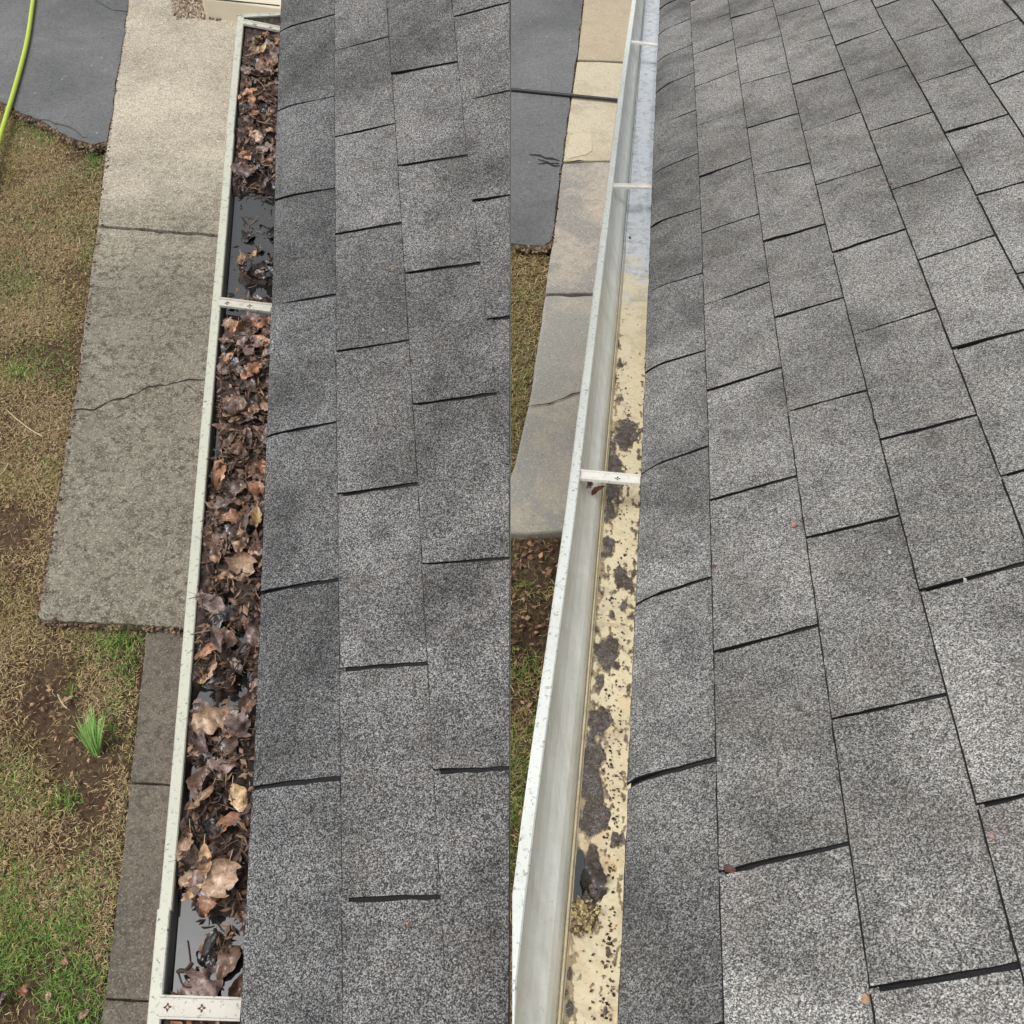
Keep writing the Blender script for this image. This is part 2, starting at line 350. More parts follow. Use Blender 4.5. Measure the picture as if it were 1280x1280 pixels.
# ------------------------------------------------------------------ roofs: measured lattice
LH = np.array([[-29.051931657785765, 58.60608478830418, 353.6262420843122], [87.02752320090103, -19.79888001726535, 41.09284001512146], [-0.07102425623411543, -0.015765255257941677, 1.0]])
RH = np.array([[-54.8812796240977, 38.95060483436674, 818.7711411183599], [30.606748910114977, -20.806404779449725, 39.535163879550744], [-0.06490895496233925, -0.007893519494615113, 1.0]])
KI = np.linalg.inv(np.array([[F, 0, 640], [0, F, 640], [0, 0, 1.0]]))
class Roof:
    def __init__(s, H, slots, edge, droop):
        G = KI @ H; G = G * (0.305 / np.linalg.norm(G[:, 0]))
        if G[2, 2] < 0: G = -G
        s.a, s.b, o = (M @ G).T; s.o = o + CAM; s.Hi = np.linalg.inv(H); s.droop = droop
        s.n = np.cross(s.a, s.b); s.n /= np.linalg.norm(s.n); s.n *= np.sign(s.n[2])
        s.e = s.a / np.linalg.norm(s.a); up = np.array([0, 0, 1.0]); s.w = up - s.e * (up @ s.e); s.w /= np.linalg.norm(s.w)
        s.out = np.cross(s.w, s.e); s.out *= -np.sign(s.out[0])
        s.bd = {}; s.ul = {}; s.ur = {}
        s.bd[0] = [(q[0], q[1]) for q in (s.uv(*p) for p in edge)]
        for i, ph, lst in slots:
            for k, (l, r) in lst:
                uk = k + ph
                if l:
                    u, v = s.uv(*l); s.ul.setdefault(i, []).append((uk, u - uk))
                    if i > 0: s.bd.setdefault(i, []).append((u, v - i))
                if r:
                    u, v = s.uv(*r); s.ur.setdefault(i, []).append((uk, u - uk)); s.bd.setdefault(i + 1, []).append((u, v - i - 1))
        for d in (s.bd, s.ul, s.ur):
            for k in d: d[k].sort()
        s.pf = {}
        for i, l in s.bd.items():
            xs, ys = np.array(l).T; d = 2 if (len(l) > 7 and i > 0) else (1 if i > 0 else 3)
            s.pf[i] = (np.polyfit(xs, ys, d), xs.min(), xs.max())
        s.v0 = float(np.mean([x[1] for x in s.bd[0]]))
    def uv(s, x, y):
        q = s.Hi @ np.array([x, y, 1.0]); return q[:2] / q[2]
    def B(s, i, u):
        if i not in s.bd: return i + 0.004 * math.sin(u * 1.7 + i)
        p, a_, b_ = s.pf[i]; return i + float(np.polyval(p, min(max(u, a_), b_)))
    def U(s, i, uk, right):
        d = (s.ur if right else s.ul)
        if i not in d: return uk
        xs, ys = zip(*d[i]); return uk + float(np.interp(uk, xs, ys))
    def P(s, u, v, h=0.0):
        dv = v - s.v0
        if dv < 0.35: h = h - s.droop * ((0.35 - dv) / 0.35) ** 2
        return s.o + s.a * u + s.b * v + s.n * h
    def G(s, e, q, w):      # gutter frame: along, outward, up
        return s.o + s.b * s.v0 + s.e * e + s.out * q + s.w * w
    def at(s, x, y, w):     # sight line onto the plane w above the eave -> (along, outward)
        r = ray(x, y); p0 = s.o + s.b * s.v0; q = p0 + s.w * w; t = ((q - CAM) @ s.w) / (r @ s.w); d = CAM + r * t - p0
        return d @ s.e, d @ s.out
Lsl = [(0, 0, list(enumerate([((350, 39), (418, 19.5)), ((346, 139), (419, 121)), ((341, 251), (420, 236)), ((339, 384), (420, 369)), ((333, 548), (420, 529)), ((327, 742), (421, 725)), ((320, 986), (425, 973))]))),
 (1, .5, list(enumerate([((420, 66), (487, 46)), ((421, 174), (494, 155)), ((422, 296), (503, 279)), ((423, 443), (512, 426)), ((426, 621), (521, 605)), ((428, 839), (533, 830)), ((432, 1126), (552, 1121))]))),
 (2, 0, [(k + 1, p) for k, p in enumerate([((490, 96), (568, 79)), ((499, 210), (584, 195)), ((508, 345), (600, 330)), ((518, 509), (620, 493)), ((529, 708), None), ((547, 966), None)])]),
 (3, .5, [(k + 1, p) for k, p in enumerate([((571, 23), (637, 4)), ((579, 130), None), ((596, 254), None), ((613, 402), None)])])]
RL = Roof(LH, Lsl, [(350, 0), (343, 250), (333, 548), (320, 900), (300, 1280)], 0.006)
Rsl = [(0, 0, [(0, ((824, 42), (862, 24.5))), (1, ((823, 75), (864, 57))), (2, ((822, 113), (866, 92))), (3, ((818, 161), (870, 138))), (4, ((815, 219), (872, 193))), (5, ((811, 284), (876, 261))), (6, ((807, 366), (879, 342))), (7, ((804, 465), (880, 440))), (8, ((801, 591), (884, 559))), (9, ((795, 755), (887, 723))), (10, ((783, 982), (895, 950)))]),
 (1, .5, list(enumerate([((866, 35), (913, 17)), ((869, 70), (917, 50)), ((870, 111), (922, 89)), ((873, 160), (929, 137)), ((875, 224), (938, 199)), ((878, 294), (949, 268)), ((883, 384), (960, 354)), ((886, 492), (975, 461)), ((888, 630), (995, 596)), ((892, 821), (1016, 785)), ((905, 1093), (1054, 1057))]))),
 (2, 0, [(k + 2, p) for k, p in enumerate([((920, 62.5), (975, 46)), ((926, 108), (985, 91)), ((936, 162), (998, 142)), ((945, 222), (1012, 205)), ((958, 305), (1032, 281)), ((970, 400), (1055, 373)), ((986, 518), (1080, 490)), ((1010, 676), (1121, 647)), ((1048, 901), (1182, 869)), ((1095, 1240), (1280, 1205))])]),
 (3, .5, [(k + 2, p) for k, p in enumerate([((982, 61), (1037, 45)), ((993, 108), (1055, 88)), ((1006, 167), (1074, 142)), ((1021, 234), (1098, 208)), ((1043, 318), (1130, 288)), ((1068, 422), (1166, 388)), ((1100, 555), (1220, 520)), ((1150, 745), None)])]),
 (4, 0, [(k + 3, p) for k, p in enumerate([((1048, 58), (1105, 36)), ((1064, 107), (1133, 83)), ((1087, 168), (1163, 142)), ((1118, 240), (1198, 211)), ((1152, 328), (1243, 295)), ((1195, 439), None), ((1250, 600), None)])]),
 (5, .5, [(k + 3, p) for k, p in enumerate([((1120, 54), (1185, 31)), ((1151, 107), (1220, 82)), ((1183, 169), (1260, 144)), ((1225, 246), None)])])]
RR = Roof(RH, Rsl, [(823, 30), (812, 284), (801, 591), (790, 800), (770, 1280)], 0.010)

def shingles(R, parent, mat, courses, krange, vmaxf=None, gap=0.0045):
    NU, NV = 16, 10
    cnt = 0
    for i in range(courses):
        ph = 0.5 * (i % 2)
        for k in krange:
            uk = k + ph
            c = project(R.P(uk + .5, i + .5))
            if c[2] < 0.2 or not (-260 < c[0] < 1540 and -170 < c[1] < 1560): continue
            if vmaxf and i >= vmaxf(uk) - 0.03: continue
            g = gap * random.uniform(0.7, 1.25) / 0.305 / 2
            V = []
            lift = 0.0048 + 0.0012 * math.sin(k * 2.3 + i * 1.1)
            fz = random.random() * 50
            for jv in range(NV + 1):
                tv = (0.0 if jv == 0 else (0.011 if jv == 1 else (jv - 1) / (NV - 1) * 1.06))
                for ju in range(NU + 1):
                    tu = ju / NU
                    tw_ = tv
                    if vmaxf:
                        um = uk + tu; b0 = R.B(i, um); tw_ = tv * max(0.0, min(1.0, (vmaxf(um) - b0) / (1.06 * (R.B(i + 1, um) - b0))))
                    ul = R.U(i, uk, 0) * (1 - tw_) + R.U(i, uk, 1) * tw_ + g
                    ur = R.U(i, uk + 1, 0) * (1 - tw_) + R.U(i, uk + 1, 1) * tw_ - g
                    u = ul + (ur - ul) * tu
                    vb = R.B(i, u); vt = R.B(i + 1, u)
                    if vmaxf: vt = min(vt, (vmaxf(u) - vb) / 1.06 + vb)
                    v = vb + (vt - vb) * tv
                    if vmaxf: v = min(v, vmaxf(u))
                    if ju in (0, NU): u += 0.0035 * noise.noise(Vector((v * 9, k * 3.1 + ju, i))) + 0.005 * noise.noise(Vector((v * 31, k * 3.1 + ju, i)))
                    if jv == 0: v += 0.012 * noise.noise(Vector((u * 9, i * 5.0, 3))) - 0.004
                    if jv == 1: v += 0.012 * noise.noise(Vector((u * 16, i * 5.0, 8)))
                    if vmaxf: v = min(v, vmaxf(u))
                    h = lift * (1 - tv) + 0.0016 + 0.0012 * noise.noise(Vector((u * 3, v * 2, fz)))
                    if jv == 0: h -= 0.0022
                    edge = min(tu, 1 - tu)
                    if tv < 0.25 and edge < 0.12: h += 0.0012 * math.sin(k * 5.1 + i * 3.7)
                    V.append(R.P(u, v, h))
            n = len(V); Fc = []; mi = []
            for jv in range(NV):
                for ju in range(NU):
                    a = jv * (NU + 1) + ju; Fc.append((a, a + 1, a + NU + 2, a + NU + 1)); mi.append(1 if jv == 0 else 0)  # front row dark: the butt's thin shadow line put in as colour
            ring = [ju for ju in range(NU, -1, -1)]
            left = [jv * (NU + 1) for jv in range(NV + 1)]; right = [jv * (NU + 1) + NU for jv in range(NV, -1, -1)]
            path = right + ring[1:] + left[1:]
            base = len(V)
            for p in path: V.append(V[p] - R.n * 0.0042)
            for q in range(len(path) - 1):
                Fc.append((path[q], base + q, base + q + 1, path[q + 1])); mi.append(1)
            # consistent outward normals
            part('shingle', V, Fc, [{M_SHL: M_SHL0, M_SHR: M_SHR0}[mat] if i == 0 else mat, M_ASPH_SHADE], parent, origin=V[0], mi=mi, smooth=False)
            cnt += 1
    return cnt

# ================================================================== LEFT HOUSE
def vmaxL(u): return (-0.0035 - RL.o[0] - RL.a[0] * u) / RL.b[0]
houseL = empty('house', (RL.P(3, 0)[0] + 0.3, RL.P(3, 0)[1], 0)); tag(houseL, 'dark charcoal shingle roof sloping down to the leaf-filled gutter', 'roof')
# deck
U0, U1 = -2.6, 10.0
def deck(R, parent, u0, u1, vtop, name='roof', dcut=0.09):
    V = []; Fc = []; n = 24
    for j in range(n + 1):
        u = u0 + (u1 - u0) * j / n
        v1 = vtop(u)
        for (v, h) in ((R.v0 + 0.022, -0.0015), (R.v0 + 0.35, -0.0008), (v1, -0.0008), (v1 - dcut, -0.030), (R.v0 + 0.35, -0.030), (R.v0 + 0.05, -0.026)):
            V.append(R.P(u, v, h))
    for j in range(n):
        for q in range(6):
            a = j * 6 + q; b = j * 6 + (q + 1) % 6; Fc.append((a, b, b + 6, a + 6))
    Fc.append((5, 4, 3, 2, 1, 0)); m = n * 6; Fc.append((m, m + 1, m + 2, m + 3, m + 4, m + 5))
    return part(name, V, Fc, M_FELT_SHADE, parent, origin=V[0])
roofL = deck(RL, houseL, U0, U1, vmaxL)
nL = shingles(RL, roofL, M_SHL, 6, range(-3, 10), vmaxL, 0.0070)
houseR = empty('house', (RR.P(3, 0)[0] + 0.6, RR.P(3, 0)[1], 0)); tag(houseR, 'house under the light grey shingle roof sloping down to the cleaned gutter', 'house')
roofR = deck(RR, houseR, -6.0, 13.5, lambda u: 13.0)
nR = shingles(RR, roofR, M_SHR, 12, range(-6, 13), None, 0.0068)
print('shingles', nL, nR)

def wall_and_trim(R, parent, u0, u1, xin, xfar, wall=True):
    # fascia board behind the gutter, soffit and a sided wall down to the ground
    e0, e1 = u0 * 0.305, u1 * 0.305
    v, f = boxpts(R.G(0, 0, 0), R.e, R.out, R.w, e0, e1, -0.055, -0.035, -0.17, -0.035)
    part('fascia', v, f, M_WOOD, parent)
    v, f = boxpts(R.G(0, 0, 0), R.e, R.out, R.w, e0, e1, -0.055 - xin, -0.057, -0.165, -0.155)
    part('soffit', v, f, M_WOOD, parent)
    if not wall: return
    A = R.G(e0, -0.05 - xin, -0.16); B_ = R.G(e1, -0.05 - xin, -0.16); t = -R.out * xfar
    V = [np.array([A[0], A[1], -0.05]), np.array([B_[0], B_[1], -0.05]), B_, A]
    V += [p + t for p in V]
    part('wall', V, [(0, 1, 2, 3), (4, 7, 6, 5), (0, 4, 5, 1), (3, 2, 6, 7), (1, 5, 6, 2), (0, 3, 7, 4)], M_SID, parent)
wall_and_trim(RL, houseL, -2.2, 9.5, 0.1, 0.05, False)
wall_and_trim(RR, houseR, -5.5, 13.0, 0.45, 1.0)
# barge board closing the cut upper side of the left roof
V = []
for u in (U0, U1):
    v_ = vmaxL(u); p = RL.P(u, v_, -0.004)
    for (dx, dz) in ((0, 0), (0, -0.14), (-0.02, -0.14), (-0.02, -0.032)):
        V.append(p + np.array([dx, 0, dz - (0.028 if dx == 0 and dz == 0 else 0)]))
part('barge_board', V, [(0, 1, 5, 4), (1, 2, 6, 5), (2, 3, 7, 6), (3, 0, 4, 7), (0, 3, 2, 1), (4, 5, 6, 7)], M_WOOD, houseL)
for u in (-1.8, 1.6, 4.6, 8.0):  # unseen posts added in place of walls, so light reaches the right ground
    q = RL.P(u, 1.2, -0.03)
    V, Fc = boxpts((q[0], q[1], 0), np.array([1., 0, 0]), np.array([0, 1., 0]), np.array([0, 0, 1.]), -.045, .045, -.045, .045, -.04, q[2] - .02); bevel(part('added_post', V, Fc, M_WOOD, houseL), .004)

# ================================================================== GUTTERS
def extrude_profile(R, prof, e0, e1, n, wob=0.0, closed=False, wf=None):
    V = []; Fc = []; m = len(prof)
    for j in range(n + 1):
        e = e0 + (e1 - e0) * j / n; dq = wob * math.sin(e * 2.1 + 0.4) + wob * 0.4 * math.sin(e * 6.3)
        for (q, w) in prof:
            p = R.G(e, q + (dq if q > 0.03 else 0) + (wf(e) * min(1, max(0, (w + 0.09) / 0.06)) if wf else 0), w)
            if R is RR: p[0] = max(p[0], 0.0003 + (0.116 - q) * 0.012)
            V.append(p)
    for j in range(n):
        for k in range(m if closed else m - 1):
            a = j * m + k; b = j * m + (k + 1) % m; Fc.append((a, b, b + m, a + m))
    if closed: Fc.append(tuple(range(m - 1, -1, -1))); Fc.append(tuple(n * m + k for k in range(m)))
    return V, Fc
# ---- left gutter: 5 inch trough, weathered white lip, full of leaves
gL = empty('rain_gutter', RL.G(1.0, 0.06, -0.11)); tag(gL, 'weathered white rain gutter clogged with dead leaves along the dark roof', 'gutter')
E0, E1 = -0.135, 2.75
inner = [(0.1025, -0.030), (0.1010, -0.050), (0.094, -0.075), (0.083, -0.095), (0.078, -0.1085), (-0.028, -0.1085), (-0.028, -0.022)]
outer = [(-0.0295, -0.022), (-0.0295, -0.110), (0.0795, -0.110), (0.085, -0.096), (0.096, -0.076), (0.118, -0.055), (0.118, -0.034), (0.1165, -0.0320)]
V, Fc = extrude_profile(RL, inner + outer, E0, E1, 30, 0.0006, True)
part('trough', V, Fc, M_GINL, gL, smooth=False)
lip = [(0.1015, -0.036), (0.1015, -0.0285), (0.1030, -0.0272), (0.1175, -0.0290), (0.1190, -0.0310), (0.1190, -0.050), (0.1175, -0.050), (0.1168, -0.034), (0.1040, -0.0345)]
jy = RL.at(297, 168, -0.03)[0]
for (ea, eb, off, nm) in ((E0, jy, 0.0, 'lip'), (jy - 0.003, RL.at(196, 1140, -.03)[0], -0.0012, 'lip'), (RL.at(196, 1140, -.03)[0] - .003, E1, 0.0008, 'lip')):
    V, Fc = extrude_profile(RL, [(q + off, w + off * 0.3) for q, w in lip], ea, eb, 24, 0.0012, True)
    part(nm, V, Fc, M_GLIPL, gL)
V, Fc = boxpts(RL.G(0, 0, 0), RL.e, RL.out, RL.w, E0 - 0.003, E0, -0.03, 0.119, -0.111, -0.026); ec = part('end_cap', V, Fc, M_GLIPL, gL)
V, Fc = boxpts(RL.G(0, 0, 0), RL.e, RL.out, RL.w, E0, E0 + 0.010, -0.03, 0.1035, -0.030, -0.0265); part('rim', V, Fc, M_GLIPL, ec)

def hanger(R, parent, pa, pb, q1, w, wid, mat, holes):
    ea, qa = R.at(*pa, w); eb, qb = R.at(*pb, w); skew = (eb - ea) / (qb - qa); q0 = -0.02; e = ea + (q0 - qa) * skew
    # U-section strap: base plate with two raised flanges
    ex = R.e + R.out * 0.0
    hw = wid / 2
    prof = [(-hw, 0.004), (-hw + .0022, 0.004), (-hw + .0032, 0.0005), (hw - .0032, 0.0005), (hw - .0022, 0.004), (hw, 0.004), (hw, -0.0015), (-hw, -0.0015)]
    V = []; Fc = []
    for q in (q0, q1):
        for (x, z) in prof: V.append(R.G(e + x + skew * (q - q0), q, w + z))
    m = len(prof)
    for k in range(m): Fc.append((k, (k + 1) % m, m + (k + 1) % m, m + k))
    Fc.append(tuple(range(m - 1, -1, -1))); Fc.append(tuple(range(m, 2 * m)))
    h = part('hanger', V, Fc, mat, parent)
    for q in holes:
        # four-lobed punched hole: dark recessed star with a screw head in its middle
        V = []; Fc = []
        for k in range(16):
            a = 2 * math.pi * k / 16; r = 0.0036 + 0.0018 * math.cos(4 * a); V.append(R.G(e + r * math.sin(a) + skew * (q - q0), q + r * math.cos(a), w + 0.0010))
        V.append(R.G(e + skew * (q - q0), q, w + 0.0002)); Fc = [(k, (k + 1) % 16, 16) for k in range(16)]
        part('screw_hole', V, Fc, M_RUST, h)
for (pa, pb, wid, hl) in (((308, 29), (349, 37), 0.020, (0.035, 0.075)), ((282, 379), (337, 386), 0.022, (0.045, 0.088)), ((207, 1259), (300, 1262), 0.027, (0.052, 0.094))):
    hanger(RL, gL, pa, pb, 0.1035, -0.027, wid, M_STRAP, hl)

# ---- right gutter: emptied, leaning ogee front, cream floor
gR = empty('rain_gutter', RR.G(1.5, 0.06, -0.11)); tag(gR, 'cleaned white rain gutter with cream stained floor along the light grey roof', 'gutter')
E0, E1 = -1.6, 4.05
W1 = RR
lip = [(0.0985, -0.019), (0.0990, -0.0115), (0.1010, -0.0100), (0.1135, -0.0105), (0.1155, -0.0125), (0.1155, -0.0300), (0.1140, -0.0300), (0.1130, -0.0160), (0.1010, -0.0165)]
def leanR(e):   # the front edge bows outward towards the near end
    return float(np.interp(e, [-1.5, -.4, .6, 1.68, 2.55, 3.03, 3.2, 3.4, 4.1], [-.012, -.011, -.004, -.0010, -.0005, .005, .0055, .0035, .003]))
V, Fc = extrude_profile(RR, lip, E0, E1, 60, 0.0004, True, leanR); part('lip', V, Fc, M_GLIPR, gR, smooth=False)
front = [(0.0995, -0.014), (0.0975, -0.026), (0.0930, -0.038), (0.0855, -0.050), (0.0760, -0.060), (0.0680, -0.067), (0.0625, -0.0745), (0.0590, -0.0820), (0.0575, -0.0900)]
back = [(0.0590, -0.0915), (0.0605, -0.083), (0.064, -0.0755), (0.070, -0.068), (0.078, -0.061), (0.0875, -0.051), (0.096, -0.041), (0.1145, -0.029), (0.1145, -0.0165), (0.101, -0.0165)]
V, Fc = extrude_profile(RR, front + back, E0, E1, 60, 0.0004, True, leanR); part('front_panel', V, Fc, M_GINR, gR, smooth=False)
# crease with a folded bead, and floor
bead = [(0.0572, -0.0905), (0.0560, -0.0868), (0.0548, -0.0860), (0.0536, -0.0868), (0.0530, -0.0905)]
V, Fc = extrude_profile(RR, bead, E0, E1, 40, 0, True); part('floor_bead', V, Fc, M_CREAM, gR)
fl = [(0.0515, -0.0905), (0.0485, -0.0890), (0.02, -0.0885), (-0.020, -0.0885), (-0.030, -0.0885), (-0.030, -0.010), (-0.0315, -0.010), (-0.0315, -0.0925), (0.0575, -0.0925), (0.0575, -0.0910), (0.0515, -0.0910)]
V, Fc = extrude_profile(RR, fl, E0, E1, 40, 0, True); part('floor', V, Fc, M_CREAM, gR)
for (pa, pb, wid, hl) in (((788, 53), (806, 55), 0.020, ()), ((768, 233), (812, 234), 0.022, ()), ((733, 595), (799, 601), 0.024, (0.035,)), ((800, -100), (820, -99), 0.02, ())):
    hanger(RR, gR, pa, pb, 0.0995, -0.0165, wid, M_STRAPR, hl)
# shallow water, pale sky reflection put into its colour, standing in the far part of the gutter
ea = RR.at(815, 17, -0.088)[0]; eb = RR.at(795, 345, -0.088)[0]
V = []; Fc = []; n = 900
for j in range(n + 1):
    e = ea + (eb - ea) * j / n
    t = (j / n); k = max(0, (t - 0.55) / 0.45)
    qa = 0.0505 - k * 0.078 * (0.72 + 0.10 * noise.noise(Vector((e * 90, 1, 1))) + 0.30 * noise.noise(Vector((e * 18, 4, 1))))
    qa = min(qa, 0.0505); V.append(RR.G(e, max(qa, -0.024), -0.0868)); V.append(RR.G(e, -0.025, -0.0868))
for j in range(n): Fc.append((2 * j, 2 * j + 1, 2 * j + 3, 2 * j + 2))
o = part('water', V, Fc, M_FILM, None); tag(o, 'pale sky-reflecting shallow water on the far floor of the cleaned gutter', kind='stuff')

# silt patches standing proud of the cream floor: real relief grown from a noise field
def heap(R, e0, e1, q0, q1, ne, nq, wbase, hf, mat, name, thick=None):
    E_ = np.linspace(e0, e1, ne); Q = np.linspace(q0, q1, nq); V = np.zeros((ne, nq, 3)); H_ = np.zeros((ne, nq))
    for i, e in enumerate(E_):
        for j, q in enumerate(Q):
            H_[i, j] = hf(e, q); V[i, j] = R.G(e, q, wbase + H_[i, j])
    idx = np.arange(ne * nq).reshape(ne, nq)
    quads = np.stack([idx[:-1, :-1], idx[1:, :-1], idx[1:, 1:], idx[:-1, 1:]], -1).reshape(-1, 4)
    o = bpy.data.objects.new(name, None)
    V = V.reshape(-1, 3); org = V.mean(0)
    me = fast_mesh(name, V - org, quads, None, [mat], None if thick is None else H_.ravel() / thick); o = bpy.data.objects.new(name, me); COL.objects.link(o); o.location = org; WL[o.name] = org
    me.polygons.foreach_set('use_smooth', [True] * len(me.polygons))
    return o
blobs = []
for (x, y, r, s) in ((784, 540, 14, 1), (778, 548, 9, .8), (775, 500, 5, .5), (766, 585, 12, 1), (768, 610, 12, 1), (763, 640, 7, .9), (761, 682, 7, 1), (775, 722, 9, 1), (785, 730, 5, .9), (781, 757, 5, .9), (765, 770, 4, .6),
                     (752, 815, 8, 1), (766, 808, 9, 1.1), (760, 825, 9, 1.1), (750, 850, 7, .7), (752, 900, 12, 1.1), (745, 905, 9, 1), (742, 940, 11, 1), (738, 960, 12, 1), (752, 945, 5, .8), (740, 985, 14, 1.1), (746, 1010, 14, 1.2), (738, 1030, 12, 1.1), (755, 1022, 8, .8),
                     (768, 1050, 6, 1), (742, 1065, 6, .8), (735, 1090, 14, 1), (733, 1120, 14, 1), (745, 1085, 8, .8), (748, 1100, 8, .9), (727, 1140, 12, 1), (740, 1145, 10, .8), (760, 1190, 4, .7), (756, 1262, 3, .7), (712, 1215, 4, .6), (713, 1260, 4, .6), (775, 455, 4, .7), (772, 430, 3.5, .7)):
    e, q = RR.at(x, y, -0.088); e2, _ = RR.at(x, y + r, -0.088); _, q2 = RR.at(x + r, y, -0.088)
    blobs.append((e, q, abs(e2 - e) * 1.1 + .004, abs(q2 - q) * 0.8 + .001, s))
BE = np.array(blobs)
def silt_h(e, q):
    d = BE[(abs(BE[:, 0] - e) < 0.12)]
    b = float((d[:, 4] * np.exp(-((d[:, 0] - e) / d[:, 2]) ** 2 - ((d[:, 1] - q) / d[:, 3]) ** 2)).sum()) if len(d) else 0
    n = noise.noise(Vector((e * 60, q * 125, 2))) * 0.55 + noise.noise(Vector((e * 190, q * 300, 5))) * 0.22 + noise.noise(Vector((e * 600, q * 700, 6))) * 0.08
    near = float(np.interp(e, [1.5, 1.75, 2.1, 2.5, 3.3, 4], [-.25, .04, .20, .30, .19, .04]))
    edge = float(np.interp(q, [0.033, 0.050], [0, .38])) * (1 if e > 1.7 else 0) * (0.5 + noise.noise(Vector((e * 9, 3, 1))))
    redge = float(np.interp(q, [-0.004, 0.006], [.22, 0])) * (1 if e > 1.9 else 0)
    s = min(b, 1.1) * 1.0 + n + near + edge + redge - 0.50
    return max(-0.0012, min(0.0022, s * 0.0045)) + 0.0004 * noise.noise(Vector((e * 800, q * 800, 0))) * (1 if s > 0 else 0)
siltO = heap(RR, 1.45, 3.5, -0.024, 0.0513, 1500, 56, -0.0886, silt_h, M_SILT, 'silt', 0.0013)
tag(siltO, 'dark roof grit patches left on the cream floor of the cleaned gutter', kind='stuff')

# ---- left gutter contents
pools = []   # (e, q, re, rq, depth)
for (x, y, rx, ry, d) in ((316, 262, 60, 18, 1.3), (314, 285, 60, 24, 1.4), (312, 310, 60, 22, 1.0), (292, 335, 8, 26, 1.0), (300, 366, 60, 9, 1.2), (306, 395, 60, 8, 1.3), (277, 420, 4, 25, 1.0), (270, 560, 4, 40, .8),
                          (284, 763, 7, 10, 1.8), (299, 802, 9, 9, 2.2), (258, 872, 9, 11, 1.7), (285, 880, 10, 8, 1.6), (306, 860, 6, 20, 1.7), (242, 980, 5, 20, 1.8), (297, 1020, 8, 8, 1.6),
                          (229, 1165, 14, 40, 1.7), (232, 1200, 15, 30, 1.6), (270, 1155, 24, 10, 1.0), (280, 1222, 26, 20, 1.6), (300, 1190, 6, 25, 1.2), (262, 1235, 12, 12, 1.0)):
    e, q = RL.at(x, y, -0.048); e1 = RL.at(x, y + ry, -0.048)[0]; q1 = RL.at(x + rx, y, -0.048)[1]
    pools.append((e, q, abs(e1 - e) + .004, abs(q1 - q) + .002, d))
PE = np.array(pools)
WATER_W = -0.049
def pool(e, q):
    return float((PE[:, 4] * np.exp(-((PE[:, 0] - e) / PE[:, 2]) ** 2 - ((PE[:, 1] - q) / PE[:, 3]) ** 2)).sum())
def muck_h(e, q):
    n = noise.noise(Vector((e * 22, q * 26, 0))) * 0.010 + noise.noise(Vector((e * 75, q * 80, 3))) * 0.006 + noise.noise(Vector((e * 220, q * 220, 7))) * 0.0022
    return 0.0135 + n - 0.028 * min(1.5, pool(e, q))
muckO = heap(RL, -0.12, 2.7, -0.026, 0.0985, 1100, 50, WATER_W, muck_h, M_MUCK, 'leaf_muck')
tag(muckO, 'wet rotting leaf muck packed along the bottom of the clogged gutter', kind='stuff')
V, Fc = boxpts(RL.G(0, 0, WATER_W), RL.e, RL.out, RL.w, -0.133, 2.7, -0.027, 0.0955, -0.002, 0.0)
o = part('water', V, Fc, M_WATER, None); tag(o, 'dark still water lying between leaves in the clogged gutter', kind='stuff')

